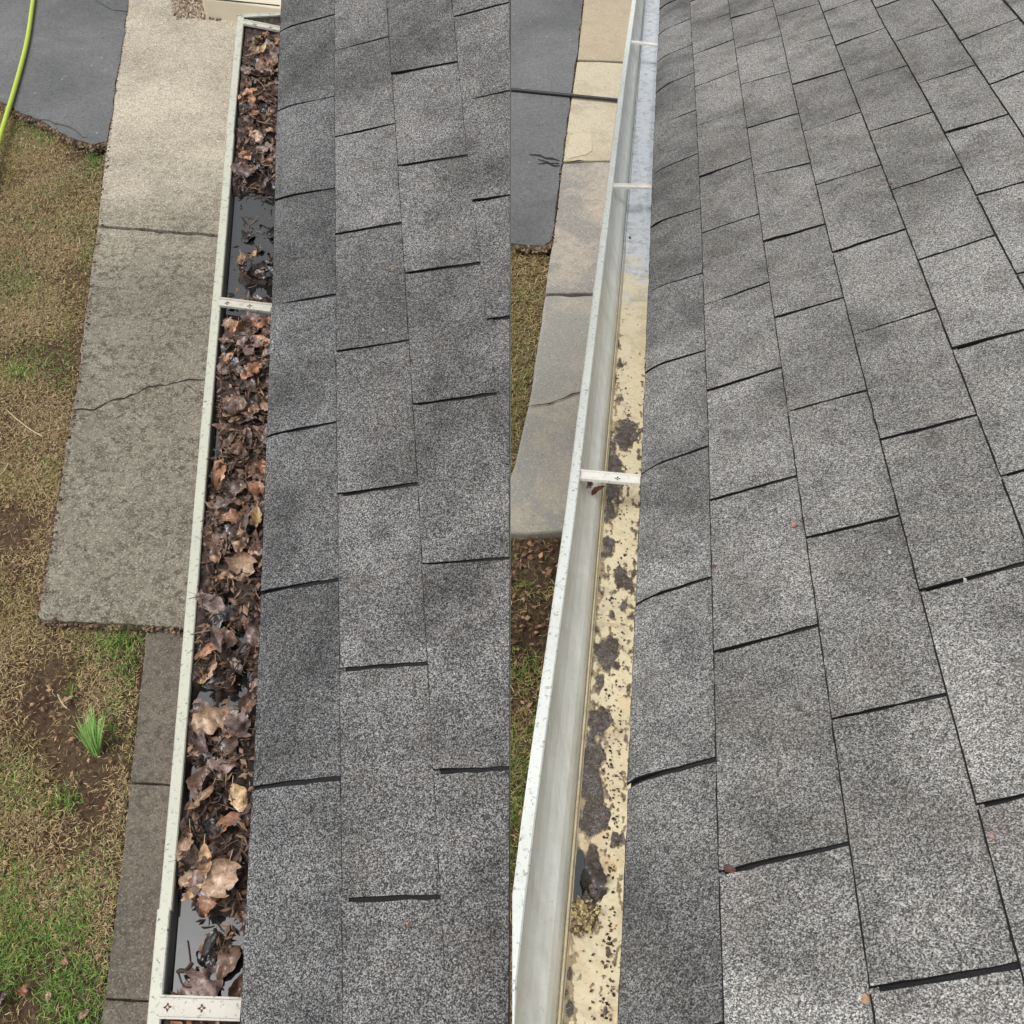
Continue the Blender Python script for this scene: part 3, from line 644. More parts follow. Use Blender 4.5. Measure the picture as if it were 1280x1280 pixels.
# ---- leaves
def leaf_mesh(name, kind, seed, mat, L=1.0):
    r = random.Random(seed); NX, NY = 8, 12; V = []; UV = []
    wid = {'oval': 0.62, 'oak': 0.60, 'maple': 1.05, 'narrow': 0.34}[kind]
    curl = r.uniform(-1.6, 1.8); fold = r.uniform(-0.3, 1.5); tw = r.uniform(-0.9, 0.9); s1 = r.uniform(0, 50); rag = r.uniform(0.05, 0.16); cr = r.uniform(.08, .19)
    for j in range(NY + 1):
        t = j / NY
        if kind == 'oak': w = (math.sin(math.pi * min(1, t * 0.97 + .02)) ** 0.6) * (0.62 + 0.38 * abs(math.sin(t * math.pi * 3.6 + .5)))
        elif kind == 'maple': w = (math.sin(math.pi * (t * .96 + .02)) ** 0.55) * (0.6 + 0.4 * abs(math.cos(t * math.pi * 2.4 - .6)))
        else: w = math.sin(math.pi * (t ** 0.85) * .98 + .02) ** 0.75
        w = max(w, 0.03)
        for i in range(NX + 1):
            s = (i / NX - 0.5) * 2; ww = wid / 2 * w * (1 + (rag * 2.2 * noise.noise(Vector((t * 9, s1, 1 if s > 0 else 5))) if abs(s) > .8 else 0))
            x = s * ww; y = t - 0.5
            z = fold * x * x * 1.4 / wid + cr * noise.noise(Vector((x * 4, y * 4, s1))) * 1.6 + cr * .7 * noise.noise(Vector((x * 9, y * 9, s1 + 9)))
            # bend along the length
            a = curl * y
            if abs(curl) > 0.05: yy = math.sin(a) / curl; zz = (1 - math.cos(a)) / curl
            else: yy, zz = y, 0
            zz2 = zz + z * math.cos(a); yy2 = yy - z * math.sin(a)
            ta = tw * y; V.append(((x * math.cos(ta) - zz2 * math.sin(ta)) * L, yy2 * L, (x * math.sin(ta) + zz2 * math.cos(ta)) * L)); UV.append((i / NX, t))
    Fc = []
    for j in range(NY):
        for i in range(NX):
            a = j * (NX + 1) + i
            if (i in (0, NX - 1)) and r.random() < 0.10: continue
            Fc.append((a, a + 1, a + NX + 2, a + NX + 1))
    # stalk
    b = len(V); y0 = V[NX // 2]
    d = r.uniform(-.1, .1)
    for (k, (dx, dy, dz)) in enumerate(((-.008, 0, 0), (.008, 0, 0), (d - .006, -.22, .03), (d + .006, -.22, .03))):
        V.append((y0[0] + dx * L, y0[1] + dy * L, y0[2] + dz * L)); UV.append((.5, 0))
    Fc.append((b, b + 1, b + 3, b + 2))
    me = mesh(name, V, Fc, mat, smooth=True)
    uvl = me.uv_layers.new(name='UVMap')
    flat = []
    for lp in me.loops: flat += UV[lp.vertex_index]
    uvl.data.foreach_set('uv', flat)
    return me
KINDS = ['oval', 'oak', 'maple', 'oval', 'narrow', 'maple', 'oak', 'oval']
LM = {}
for ci, (cname, m) in enumerate(LEAFM.items()):
    LM[cname] = [(k, leaf_mesh('leaf', k, ci * 40 + q, m)) for q, k in enumerate(KINDS)]
LN = {'oval': 'oval', 'oak': 'wavy-edged', 'maple': 'lobed', 'narrow': 'narrow'}
def place_leaf(p, size, cname, ki, rot, label, group=None, mi=None):
    kname, me = LM[cname][ki]
    o = bpy.data.objects.new('leaf', me); COL.objects.link(o); o.location = p; o.rotation_euler = rot; o.scale = (size,) * 3
    tag(o, label, 'leaf', group); return o
def rotL(spin, tx, ty):   # lying in the gutter frame
    B = Matrix((tuple(RL.out), tuple(RL.e), tuple(RL.w))).transposed()
    if B.determinant() < 0: B = Matrix((tuple(-RL.out), tuple(RL.e), tuple(RL.w))).transposed()
    return (B @ Euler((tx, ty, 0)).to_matrix() @ Matrix.Rotation(spin, 3, 'Z')).to_euler()
# individually recognisable leaves (photo position, size in m, colour, kind index, spin)
special = [
 ((265, 812), .050, 'orange brown', 4, 0.9, 'bright orange brown pointed leaf beside the small round puddle'),
 ((268, 845), .040, 'tan', 4, 0.2, 'pale curled leaf hanging below the orange pointed leaf'),
 ((262, 905), .050, 'tan', 2, 1.2, 'large tan lobed leaf just below the dark water gap'),
 ((300, 907), .040, 'purplish brown', 2, 2.1, 'round purplish leaf against the roof below the dark water gap'),
 ((311, 885), .040, 'brown', 0, 0.2, 'upright brown leaf against the roof edge in the dark water gap'),
 ((303, 712), .052, 'tan', 2, 0.4, 'broad tan veined leaf lying flat against the roof edge'),
 ((301, 680), .046, 'tan', 0, 0.1, 'pale split leaf just above the broad tan veined leaf'),
 ((323, 655), .052, 'ochre', 4, 0.05, 'upright yellowish leaf wedged against the roof edge'),
 ((291, 652), .044, 'orange brown', 0, 1.5, 'orange leaf lying across the middle of the gutter'),
 ((276, 595), .070, 'orange brown', 4, 0.05, 'long orange leaf standing against the gutter wall'),
 ((322, 615), .046, 'orange brown', 0, -0.7, 'orange leaf tucked under the roof edge beside the long orange leaf'),
 ((280, 1102), .058, 'tan', 2, 0.3, 'large tan leaf above the bottom water pool'),
 ((262, 1082), .055, 'ochre', 4, 0.05, 'slim pale ochre leaf lying on the large tan leaf'),
 ((233, 1065), .060, 'tan', 4, 0.1, 'long pale leaf against the gutter wall near the bottom'),
 ((284, 1032), .060, 'orange brown', 4, 0.8, 'long orange leaf slanting toward the roof near the bottom'),
 ((244, 1118), .038, 'ochre', 4, 1.1, 'cream coloured leaf tip at the top of the bottom water pool'),
 ((299, 998), .045, 'ochre', 0, -0.3, 'golden brown leaf near the roof below the narrow walk joint'),
 ((256, 1005), .050, 'tan', 4, 0.7, 'slanting light leaf beside the narrow strip of water'),
 ((262, 1133), .040, 'orange brown', 0, 0.6, 'rust coloured leaf at the upper rim of the bottom pool'),
 ((283, 1200), .050, 'brown', 7, 0.5, 'brown leaf sticking out over the bottom water pool'),
 ((250, 1232), .055, 'purplish brown', 2, 0.9, 'broad dull leaf touching the lowest hanger strap'),
 ((297, 1235), .042, 'brown', 0, 0.2, 'small brown leaf beside the roof touching the lowest strap'),
 ((226, 1292), .040, 'orange brown', 2, 1.2, 'orange leaf below the lowest hanger strap'),
 ((293, 412), .044, 'orange brown', 4, 0.3, 'pinkish curled leaf just below the middle strap'),
 ((236, 0), 0, '', 0, 0, ''),
 ((300, 318), .030, 'tan', 0, 0.1, 'pinkish oval leaf floating by the wall above the middle strap'),
 ((317, 318), .034, 'ochre', 4, 0.4, 'yellow leaf floating in the dark water above the middle strap'),
 ((329, 70), .042, 'ochre', 4, 0.5, 'yellow orange leaf near the far end of the gutter'),
 ((316, 470), .05, 'orange brown', 1, 0.8, 'rusty ragged leaf below the middle strap'),
]
def lspot(x, y, w=-0.036): return RL.at(x, y, w)
nleaf = 0
ST = [RL.at(330, 33, -.027)[0], RL.at(308, 382, -.027)[0], RL.at(255, 1260, -.027)[0]]
for (xy, sz, c, ki, spin, lab) in special:
    if not sz: continue
    e, q = lspot(*xy, -0.030); tilt = (0.25, -0.25)
    w = max(WATER_W + 0.004, WATER_W + muck_h(e, q) + 0.014)
    q = min(q, 0.095 - sz * 0.12)
    near = min(abs(e - x) for x in ST)
    if near < .05: w = WATER_W + .006
    place_leaf(RL.G(e, q, w + 0.004), sz * 0.94, c, ki, rotL(-spin, random.uniform(-.3, .3), random.uniform(-.3, .3)), lab); nleaf += 1
random.seed(21)
sect = [(-.2, -0.02, 'under the farthest strap'), (-.02, 0.13, 'a little below the farthest strap'), (0.13, 0.3, 'halfway down the far heap'), (0.3, 0.47, 'at the lower end of the far heap'), (0.47, 0.9, 'in the water above the middle strap'),
        (0.9, 1.0, 'right below the middle strap'), (1.0, 1.12, 'at the top of the long heap'), (1.12, 1.25, 'level with the crack in the slab'), (1.25, 1.4, 'in the middle of the long heap'), (1.4, 1.55, 'above the small round puddle'), (1.55, 1.68, 'near the round puddle'), (1.68, 1.8, 'around the dark water gap'),
        (1.8, 1.9, 'below the dark water gap'), (1.9, 2.0, 'in the thick lower heap'), (2.0, 2.08, 'at the bottom water pool'), (2.08, 2.6, 'at the lowest strap')]
colw = {'dark brown': 18, 'brown': 26, 'purplish brown': 32, 'tan': 18, 'orange brown': 7, 'blackened': 10, 'ochre': 1.0}
tries = 0; used = set()
while nleaf < 292 and tries < 6000:
    tries += 1
    t = random.random(); e = -0.10 + 2.35 * t; q = random.uniform(-0.002, 0.092)
    pl = pool(e, q)
    openw = 0.45 < e < 0.88
    if pl > 0.42 and not (random.random() < (0.10 if openw else 0.03)): continue
    c = random.choices(list(colw), list(colw.values()))[0]
    if pl > 0.42 or (openw and random.random() < .8): c = random.choice(['blackened', 'blackened', 'dark brown'])
    ki = random.choice((0, 1, 2, 3, 4, 4, 5, 6, 7))
    sz = random.uniform(0.028, 0.056) * (0.72 if ki == 2 or ki == 5 else 1) * (0.8 if c in ('tan', 'ochre') else 1)
    if ki == 4: sz *= 1.1
    flat = pl > 0.42
    w = (WATER_W + 0.0015) if flat else WATER_W + muck_h(e, q) + random.uniform(0.003, 0.014)
    tl = 0.08 if flat else 0.4
    if min(abs(e - x) for x in ST) < sz * .6 + .008: w = WATER_W + .004; tl = .15; sz *= .8
    s = next(s_[2] for s_ in sect if s_[0] <= e < s_[1] + .001)
    szw = 'small ' if sz < .034 else ('large ' if sz > .049 else '')
    ac = 'by the gutter wall' if q > .058 else ('by the roof edge' if q < .022 else 'mid-gutter')
    lab = f"{szw}{c} {LN[KINDS[ki]]} leaf {ac}, {s}"
    if lab in used or len(lab.replace('-', ' ').split()) > 16: continue
    used.add(lab)
    place_leaf(RL.G(e, min(q, 0.094 - sz * .33), w), sz, c, ki, rotL(random.uniform(0, 6.3), random.uniform(-tl, tl), random.uniform(-tl, tl)), lab, 'dead leaves matted in the clogged gutter'); nleaf += 1
# crumbs and shreds between the leaves, one mass
def shreds(R, n, fpos, mats, name, size=(0.004, 0.013), seed=3, asp=(0.25, 0.7)):
    r = np.random.default_rng(seed); V = []; T = []; tone = []
    for k in range(n):
        p = fpos(r)
        if p is None: continue
        L = r.uniform(*size); wd = L * r.uniform(*asp); a = r.uniform(0, 6.3); tx = r.uniform(-.8, .8)
        d1 = np.array([math.cos(a), math.sin(a), tx]) * L; d2 = np.array([-math.sin(a), math.cos(a), r.uniform(-.6, .6)]) * wd
        b = len(V); V += [p - d1 * .5, p + d2 * .5, p + d1 * .5 + d2 * r.uniform(-.3, .3), p - d2 * .5, p + np.array([0, 0, wd * .3])]
        T += [(b, b + 3, b + 4), (b + 3, b + 2, b + 4), (b + 2, b + 1, b + 4), (b + 1, b, b + 4)]; tone += [r.random()] * 5
    V = np.array(V); org = V.mean(0); me = fast_mesh(name, V - org, None, np.array(T), mats, tone)
    o = bpy.data.objects.new(name, me); COL.objects.link(o); o.location = org; return o
M_SHRED = blade('leaf_shreds', (0.018, 0.011, 0.008), (0.075, 0.042, 0.028), (0.27, 0.17, 0.11), 0.4)
def fp(r):
    e = r.uniform(-.1, 2.4); q = r.uniform(-.01, .094)
    if pool(e, q) > 0.5 and r.random() < .93: return None
    w = max(WATER_W + .001, WATER_W + muck_h(e, q) + r.uniform(0.001, 0.011))
    if min(abs(e - x) for x in ST) < .04: w = min(w, -0.042)
    return RL.G(e, q, w)
tag(shreds(RL, 6500, fp, [M_SHRED], 'leaf_shreds', (.004, .019), 3, (.15, .6)), 'broken leaf shreds and crumbs between leaves in the clogged gutter', kind='stuff')
def stems(n, seed):
    r = np.random.default_rng(seed); V = []; T = []; tone = []
    for k in range(n):
        e = r.uniform(-.1, 2.4); q = r.uniform(0, .09)
        if pool(e, q) > .5 and r.random() < .8 or min(abs(e - x) for x in ST) < .04: continue
        p = RL.G(e, q, max(WATER_W + .002, WATER_W + muck_h(e, q) + r.uniform(.006, .018))); a = r.uniform(0, 6.3); L = r.uniform(.012, .04)
        d = RL.e * math.cos(a) + RL.out * math.sin(a) + RL.w * r.uniform(-.3, .3); sd = np.cross(d, RL.w); sd /= np.linalg.norm(sd); wd = r.uniform(.0004, .0009); bw = r.uniform(-.25, .25); b = len(V); tn = r.random() ** 1.5
        for t in (0, .33, .66, 1):
            c = p + d * L * (t - .5) + sd * bw * L * (t - .5) ** 2 * 2; V += [c - sd * wd, c + sd * wd, c + RL.w * wd * 1.6]; tone += [tn] * 3
        for j in range(3):
            o_ = b + 3 * j; T += [(o_, o_ + 3, o_ + 2), (o_ + 3, o_ + 5, o_ + 2), (o_ + 2, o_ + 5, o_ + 1), (o_ + 5, o_ + 4, o_ + 1)]
    V = np.array(V); org = V.mean(0); me = fast_mesh('leaf_stems', V - org, None, np.array(T), [M_SHRED], tone); o = bpy.data.objects.new('leaf_stems', me); COL.objects.link(o); o.location = org
    tag(o, 'thin loose stems and needles tangled in the clogged gutter', kind='stuff')
stems(700, 31)
# twigs
for (x0, y0, x1, y1, r_, lab) in ((309, 805, 291, 830, .0022, 'thick dark twig curving round the small round puddle'), (322, 790, 300, 842, .0018, 'dark twig slanting from the roof edge to the round puddle'), (222, 1222, 240, 1200, .003, 'dark twig poking into the bottom water pool'),
                                  (240, 1238, 222, 1215, .0012, 'thin pale twig by the lowest strap'), (318, 252, 341, 251, .0016, 'thin twig crossing from the heap onto the roof edge'), (262, 965, 290, 985, .0012, 'thin twig across the thick leaf heap'),
                                  (330, 40, 342, 75, .0010, 'curved pale stalk near the far end of the clogged gutter'), (276, 1085, 262, 1120, .0012, 'thin twig above the bottom pool')):
    a = RL.at(x0, y0, -.032); b = RL.at(x1, y1, -.032); A = RL.G(*a, -.030); B_ = RL.G(*b, -.034)
    if lab.startswith('thin twig crossing'): B_ = RL.P(*RL.uv(x1, y1), 0.006); A = RL.G(*RL.at(x0, y0, -.02), -.016)
    pts = [A + (B_ - A) * t + RL.w * 0.004 * math.sin(t * 3) + RL.e * 0.006 * math.sin(t * 4 + r_ * 1e4) for t in np.linspace(0, 1, 7)]
    V, Fc = tube(pts, r_, 6); tag(part('twig', V, Fc, M_TWIG, None, smooth=True), lab, 'twig')

# ---- right gutter and roof remnants
M_SOG = leafmat('leaf_sodden', (0.022, 0.018, 0.015), (0.05, 0.042, 0.035), (0.11, 0.095, 0.08), 0.5, 0.4)
M_RED = leafmat('leaf_red', (0.10, 0.018, 0.012), (0.20, 0.045, 0.025), (0.32, 0.11, 0.06), 0.4)
def solo(me_kind, mat, seed, p, size, rot, label, grp=None):
    me = leaf_mesh('leaf', me_kind, seed, mat); o = bpy.data.objects.new('leaf', me); COL.objects.link(o); o.location = p; o.rotation_euler = rot; o.scale = (size,) * 3
    tag(o, label, 'leaf', grp); return o
e, q = RR.at(747, 606, -0.040); solo('narrow', M_RED, 3, RR.G(e, q, -0.052), 0.030, (0.5, 0.2, -1.1), 'small red leaf caught under the hanger strap of the cleaned gutter')
e, q = RR.at(735, 600, -0.025); solo('oval', LEAFM['purplish brown'], 9, RR.G(e, q - .002, -0.030), 0.024, (0.6, 0.9, 0.3), 'crumpled brown leaf stuck to the front wall beside the cleaned gutter strap')
e, q = RR.at(741, 1105, -0.088); solo('oval', M_SOG, 11, RR.G(e, q, -0.0835), 0.052, (0.05, -0.1, 0.15), 'blackened wet leaf lying on the floor of the cleaned gutter')
e, q = RR.at(722, 1095, -0.088)
V = []
for k in range(24):
    a = 2 * math.pi * k / 24; V.append(RR.G(e + .035 * math.sin(a), min(.0508, q + .010 * math.cos(a) * (1 + .2 * math.sin(3 * a))), -0.0853))
V.append(RR.G(e, q, -.0853)); o = part('puddle', V, [(k, (k + 1) % 24, 24) for k in range(24)], M_WATER); tag(o, 'small dark puddle beside the blackened leaf in the cleaned gutter', kind='stuff')
def fpm(r):
    x = r.normal(724, 8); y = r.normal(1148, 9); e, q = RR.at(x, y, -.088)
    if q > .05 or q < -.02: return None
    return RR.G(e, q, -0.0855 + r.uniform(0, .005))
tag(shreds(RR, 800, fpm, [M_MOSS], 'moss_crumbs', (0.002, 0.007), 5, (0.5, 1.0)), 'yellowish moss crumbs below the blackened leaf in the cleaned gutter', kind='stuff')
def fps(r):
    y = r.uniform(440, 1275); x = np.interp(y, [400, 1280], [793, 766]) - abs(r.normal(0, 14)); e, q = RR.at(x, y, -.088)
    if q > .05 or q < -.01: return None
    return RR.G(e, q, -0.0868)
tag(shreds(RR, 420, fps, [M_SHRED], 'leaf_crumbs', (0.002, 0.006), 15, (0.4, 1.0)), 'scattered dark crumbs on the cream floor of the cleaned gutter', kind='stuff')
e, q = RR.at(787, 295, -.086); 
M_BITS = {'pink': plain('pink_fleck', (0.40, 0.22, 0.17), 0.6), 'white': plain('white_fleck', (0.5, 0.5, 0.47), 0.6), 'brown': plain('brown_bud', (0.10, 0.05, 0.04), 0.6), 'tan': plain('tan_fleck', (0.38, 0.24, 0.15), 0.6)}
def bit(R, x, y, size, col, name, label, long=1.0, ang=0, gut=False):
    c = (RR.G(*RR.at(x, y, -.086), -.0845) if gut else R.P(*R.uv(x, y), 0.0075)); V = []; nn = 9; rr = random.Random(int(x * y))
    u_, v_ = (R.e, np.cross(R.n, R.e)); u2 = u_ * math.cos(ang) + v_ * math.sin(ang); v2 = -u_ * math.sin(ang) + v_ * math.cos(ang)
    for k in range(nn):
        a = 2 * math.pi * k / nn; r = size * rr.uniform(.65, 1.15); V.append(c + u2 * r * math.cos(a) * long + v2 * r * math.sin(a) - R.n * .003)
    for k in range(nn):
        a = 2 * math.pi * k / nn; r = size * rr.uniform(.35, .6); V.append(c + u2 * r * math.cos(a) * long + v2 * r * math.sin(a) + R.n * (.0008 + size * .22 * rr.random()))
    Fc = [(k, (k + 1) % nn, nn + (k + 1) % nn, nn + k) for k in range(nn)] + [tuple(range(nn, 2 * nn))]
    tag(part(name, V, Fc, M_BITS[col], None), label, name.split('_')[-1])
bit(RR, 894, 712, .005, 'brown', 'plant_bud', 'dark red brown bud at a slot end low on the grey roof')
bit(RR, 914, 1089, .0045, 'brown', 'leaf_scrap', 'reddish leaf scrap at the left end of a slot on the grey roof', 2.0, 1.25)
bit(RR, 1083, 1250, .005, 'tan', 'leaf_scrap', 'tan scrap at the bottom of the grey roof beside a slot')
bit(RR, 1241, 1051, .0035, 'pink', 'pebble', 'pinkish orange pebble near the right side of the grey roof')
bit(RR, 994, 659, .0045, 'pink', 'pebble', 'tiny pink pebble in the middle of the grey roof')
bit(RR, 1207, 729, .0026, 'white', 'pebble', 'white fleck on a slot line on the grey roof', 1.6)
bit(RR, 1113, 694, .0025, 'white', 'pebble', 'small white fleck on a tab in the middle of the grey roof')
bit(RR, 1114, 234, .006, 'brown', 'leaf_scrap', 'brown scrap high on the grey roof')
bit(RL, 492, 340, .003, 'tan', 'pebble', 'cream pebble on the second course of the dark roof')
bit(RL, 481, 415, .0026, 'white', 'pebble', 'white fleck on the second course of the dark roof')
bit(RL, 374, 710, .0024, 'white', 'pebble', 'white fleck near the gutter on the dark roof')
bit(RL, 512, 1156, .0030, 'pink', 'pebble', 'tiny red fleck at the bottom of the dark roof')
bit(RR, 787, 297, .0035, 'brown', 'plant_bud', 'tiny brown bud at the edge of the pale water in the gutter', gut=True)

# ================================================================== GROUND
tag(part('ground', [(-40, -20, -.045), (40, -20, -.045), (40, 60, -.045), (-40, 60, -.045)], [(0, 1, 2, 3)], M_SOIL, None), kind='structure')
def rough_line(pts, step=14, amp=1.5, seed=0):
    out = []; r = random.Random(seed)
    for (a, b) in zip(pts[:-1], pts[1:]):
        n = max(1, int(math.hypot(b[0] - a[0], b[1] - a[1]) / step))
        for k in range(n):
            t = k / n; out.append((a[0] + (b[0] - a[0]) * t + r.gauss(0, amp) * (k > 0), a[1] + (b[1] - a[1]) * t + r.gauss(0, amp) * (k > 0)))
    out.append(pts[-1]); return out
def slab(name, px, z, th, mat, parent, bv=0.006, label=None, amp=0.0, step=16, seed=0, world=None):
    P2 = [gnd(x, y, z) for (x, y) in (rough_line(px + [px[0]], step, amp, seed)[:-1] if amp else px)] if world is None else world
    n = len(P2); V = list(P2) + [p - np.array([0, 0, th]) for p in P2]
    area = sum(P2[k][0] * P2[(k + 1) % n][1] - P2[(k + 1) % n][0] * P2[k][1] for k in range(n))
    top = tuple(range(n)) if area > 0 else tuple(range(n - 1, -1, -1))
    Fc = [top, tuple(x + n for x in reversed(top))] + [((k, n + k, n + (k + 1) % n, (k + 1) % n) if area > 0 else (k, (k + 1) % n, n + (k + 1) % n, n + k)) for k in range(n)]
    o = part(name, V, Fc, mat, parent, label=label)
    if bv: bevel(o, bv, 2)
    return o
walkL = empty('path', (-1.2, 3, -.03)); tag(walkL, kind='structure')
slab('slab', [(164, -70), (160, 0), (150, 70), (140, 140), (131, 200), (123, 281), (210, 288), (420, 305), (420, -70)], 0, .08, M_CA, walkL, .003, 'tan concrete slab', 0.5, 10, 1)
slab('slab', [(122, 284), (110, 370), (97, 480), (80, 575), (66, 670), (47, 768), (52, 774), (140, 779), (230, 784), (420, 795), (420, 308), (210, 291)], 0, .08, M_CB, walkL, .004, 'grey mottled slab with a crack', 0.6, 9, 2)
slab('slab', [(183, 787), (174, 880), (164, 977), (300, 984), (420, 990), (420, 800)], -.022, .06, M_CN, walkL, .0025, 'damp grey slab', 0.5, 10, 3)
slab('slab', [(163, 980), (150, 1100), (131, 1247), (300, 1255), (420, 1258), (420, 993), (300, 987)], -.022, .06, M_CN, walkL, .0025, 'damp grey slab', 0.5, 10, 4)
slab('slab', [(130.5, 1250), (110, 1400), (105, 1480), (420, 1480), (420, 1261), (300, 1258)], -.022, .06, M_CN, walkL, .0025, 'damp grey slab', 0.5, 10, 5)
driveL = slab('driveway', [(-500, -90), (166, -90), (160, 0), (153, 50), (146, 95), (141, 125), (134, 176), (118, 180), (95, 174), (78, 166), (60, 155), (38, 145), (15, 134), (0, 126), (-120, 80), (-500, 40)], .006, .045, M_TAR, None, 0, None, 1.2, 9, 6); tag(driveL, kind='structure')
def crack(px, w, z, mat, name, parent, amp=1.2, seed=1, lab=None):
    pts = rough_line(px, 7, amp, seed); V = []; r = random.Random(seed)
    for k, (x, y) in enumerate(pts):
        d = r.uniform(.35, 1.0) * w * (0.4 if k in (0, len(pts) - 1) else 1); V.append(gnd(x, y - d, z)); V.append(gnd(x, y + d, z))
    return part(name, V, [(2 * k, 2 * k + 1, 2 * k + 3, 2 * k + 2) for k in range(len(pts) - 1)], mat, parent, label=lab)
crack([(90, 513), (118, 512), (135, 502), (170, 492), (185, 483), (215, 479), (228, 476), (262, 474)], 0.9, .0035, M_CRACK, 'crack', walkL, .7, 5)
crack([(228, 476), (243, 488), (262, 505)], 0.6, .0035, M_CRACK, 'crack', walkL, .7, 6)
crack([(118, 0), (140, 12), (160, 14)], 0.6, .0095, M_CRACKG, 'crack', driveL, .7, 7)
crack([(22, 150), (60, 150), (90, 160), (110, 172)], 0.8, .0095, M_CRACKG, 'crack', driveL, 1, 8)
# doorstep and gravel at the far end
stepO = slab('doorstep', [(252, -2), (300, 3), (356, 11), (430, 18), (430, -90), (240, -90)], .13, .17, plain('step_board', (0.60, 0.54, 0.42), .7, .3, .08, 6), None, .01); tag(stepO, 'beige doorstep beyond the far end of the clogged gutter', 'step')
V, Fc = boxpts(gnd(200, -9, .137), (gnd(356, 7, .137) - gnd(200, -9, .137)) / np.linalg.norm(gnd(356, 7, .137) - gnd(200, -9, .137)), np.array([0, 1., 0]), np.array([0, 0, 1.]), 0.25, .85, -.004, .004, -.006, -.001); part('groove', V, Fc, M_CRACKG, stepO)
def scatter_tris(n, fpos, size, mat, name, seed, zj=.0):
    r = np.random.default_rng(seed); V = []; T = []; tone = []
    for k in range(n):
        p = fpos(r)
        if p is None or (name == 'dirt' and p[0] > -.2 and p[0] < 0.004): continue
        s = r.uniform(*size); b = len(V); a0 = r.uniform(0, 6.3)
        for j in range(5):
            a = a0 + j * 1.2566; V.append(p + np.array([math.cos(a) * s * r.uniform(.6, 1), math.sin(a) * s * r.uniform(.6, 1), -s * .2]))
        V.append(p + np.array([0, 0, s * .6])); tone += [r.random()] * 6
        T += [(b + j, b + (j + 1) % 5, b + 5) for j in range(5)]
    V = np.array(V); org = V.mean(0); me = fast_mesh(name, V - org, None, np.array(T), [mat], tone)
    o = bpy.data.objects.new(name, me); COL.objects.link(o); o.location = org; return o
M_GRAV = blade('gravel_mix', (0.05, 0.035, 0.025), (0.20, 0.15, 0.10), (0.42, 0.36, 0.28), .9)
def fg(r):
    x = r.uniform(215, 360); y = r.uniform(-12, 24) + (x - 230) * .02
    if y > 20 + (x - 240) * .06 + r.normal(0, 3): return None
    return gnd(x, y, .003)
tag(scatter_tris(2600, fg, (.008, .022), M_GRAV, 'gravel', 4), 'brown gravel and dirt in front of the doorstep', kind='stuff')

M_DIRT = blade('edge_dirt', (0.03, 0.02, 0.013), (0.10, 0.068, 0.042), (0.26, 0.19, 0.12), .95)
def along(pts, sd):
    P_ = np.array(pts, float); L_ = np.r_[0, np.cumsum(np.hypot(*np.diff(P_, axis=0).T))]
    def f(r):
        t = r.uniform(0, L_[-1]); return gnd(np.interp(t, L_, P_[:, 0]) + r.normal(0, sd), np.interp(t, L_, P_[:, 1]) + r.normal(0, sd), r.uniform(-.03, .004))
    return f
tag(scatter_tris(2200, along([(0, 129), (15, 137), (38, 148), (60, 158), (78, 169), (95, 177), (118, 183), (134, 179)], 2.6), (.004, .014), M_DIRT, 'dirt', 41), 'dark soil crumbs along the lower edge of the left driveway', kind='stuff')
tag(scatter_tris(1500, along([(134, 178), (141, 125), (146, 95), (153, 50), (160, 0)], 1.1), (.004, .012), M_DIRT, 'dirt', 42), 'soil crumbs in the joint between the left driveway and the path', kind='stuff')
tag(scatter_tris(1100, along([(136, 178), (125, 283), (98, 480), (66, 670), (49, 770)], 1.8), (.004, .012), M_DIRT, 'dirt', 43), 'soil crumbs along the lawn edge of the left path', kind='stuff')
tag(scatter_tris(260, along([(50, 779), (140, 784), (225, 788)], 2.0), (.004, .012), M_DIRT, 'dirt', 44), 'dark soil crumbs under the end of the mottled slab', kind='stuff')
tag(scatter_tris(900, along([(643, 308), (680, 311), (691, 304)], 2.2), (.004, .013), M_DIRT, 'dirt', 45), 'dark soil crumbs along the lower edge of the right driveway', kind='stuff')
tag(scatter_tris(1100, along([(690, 304), (697, 240), (702, 205), (711, 140), (720, 74), (729, 0)], 0.9), (.004, .012), M_DIRT, 'dirt', 46), 'soil crumbs in the joint between the right driveway and the pale path', kind='stuff')

# hose left
def hose(pxs, r, z, mat, name, label, cat='hose'):
    P_ = [Vector(gnd(x, y, z)) for x, y in pxs]; out = []
    for k in range(len(P_) - 1):
        p0, p1, p2, p3 = P_[max(k - 1, 0)], P_[k], P_[k + 1], P_[min(k + 2, len(P_) - 1)]
        for t in np.linspace(0, 1, 8, endpoint=False):
            out.append(0.5 * ((2 * p1) + (p2 - p0) * t + (2 * p0 - 5 * p1 + 4 * p2 - p3) * t * t + (3 * p1 - p0 - 3 * p2 + p3) * t ** 3))
    out.append(P_[-1]); V, Fc = tube([tuple(p) for p in out], r, 12); o = part(name, V, Fc, mat, None, smooth=True); tag(o, label, cat); return o
hose([(50, -80), (45, -30), (40, 10), (33, 55), (20, 105), (8, 145), (0, 172), (-14, 225), (-30, 300)], .014, .022, M_HOSEY, 'garden_hose', 'bright yellow-green garden hose at the top left corner')

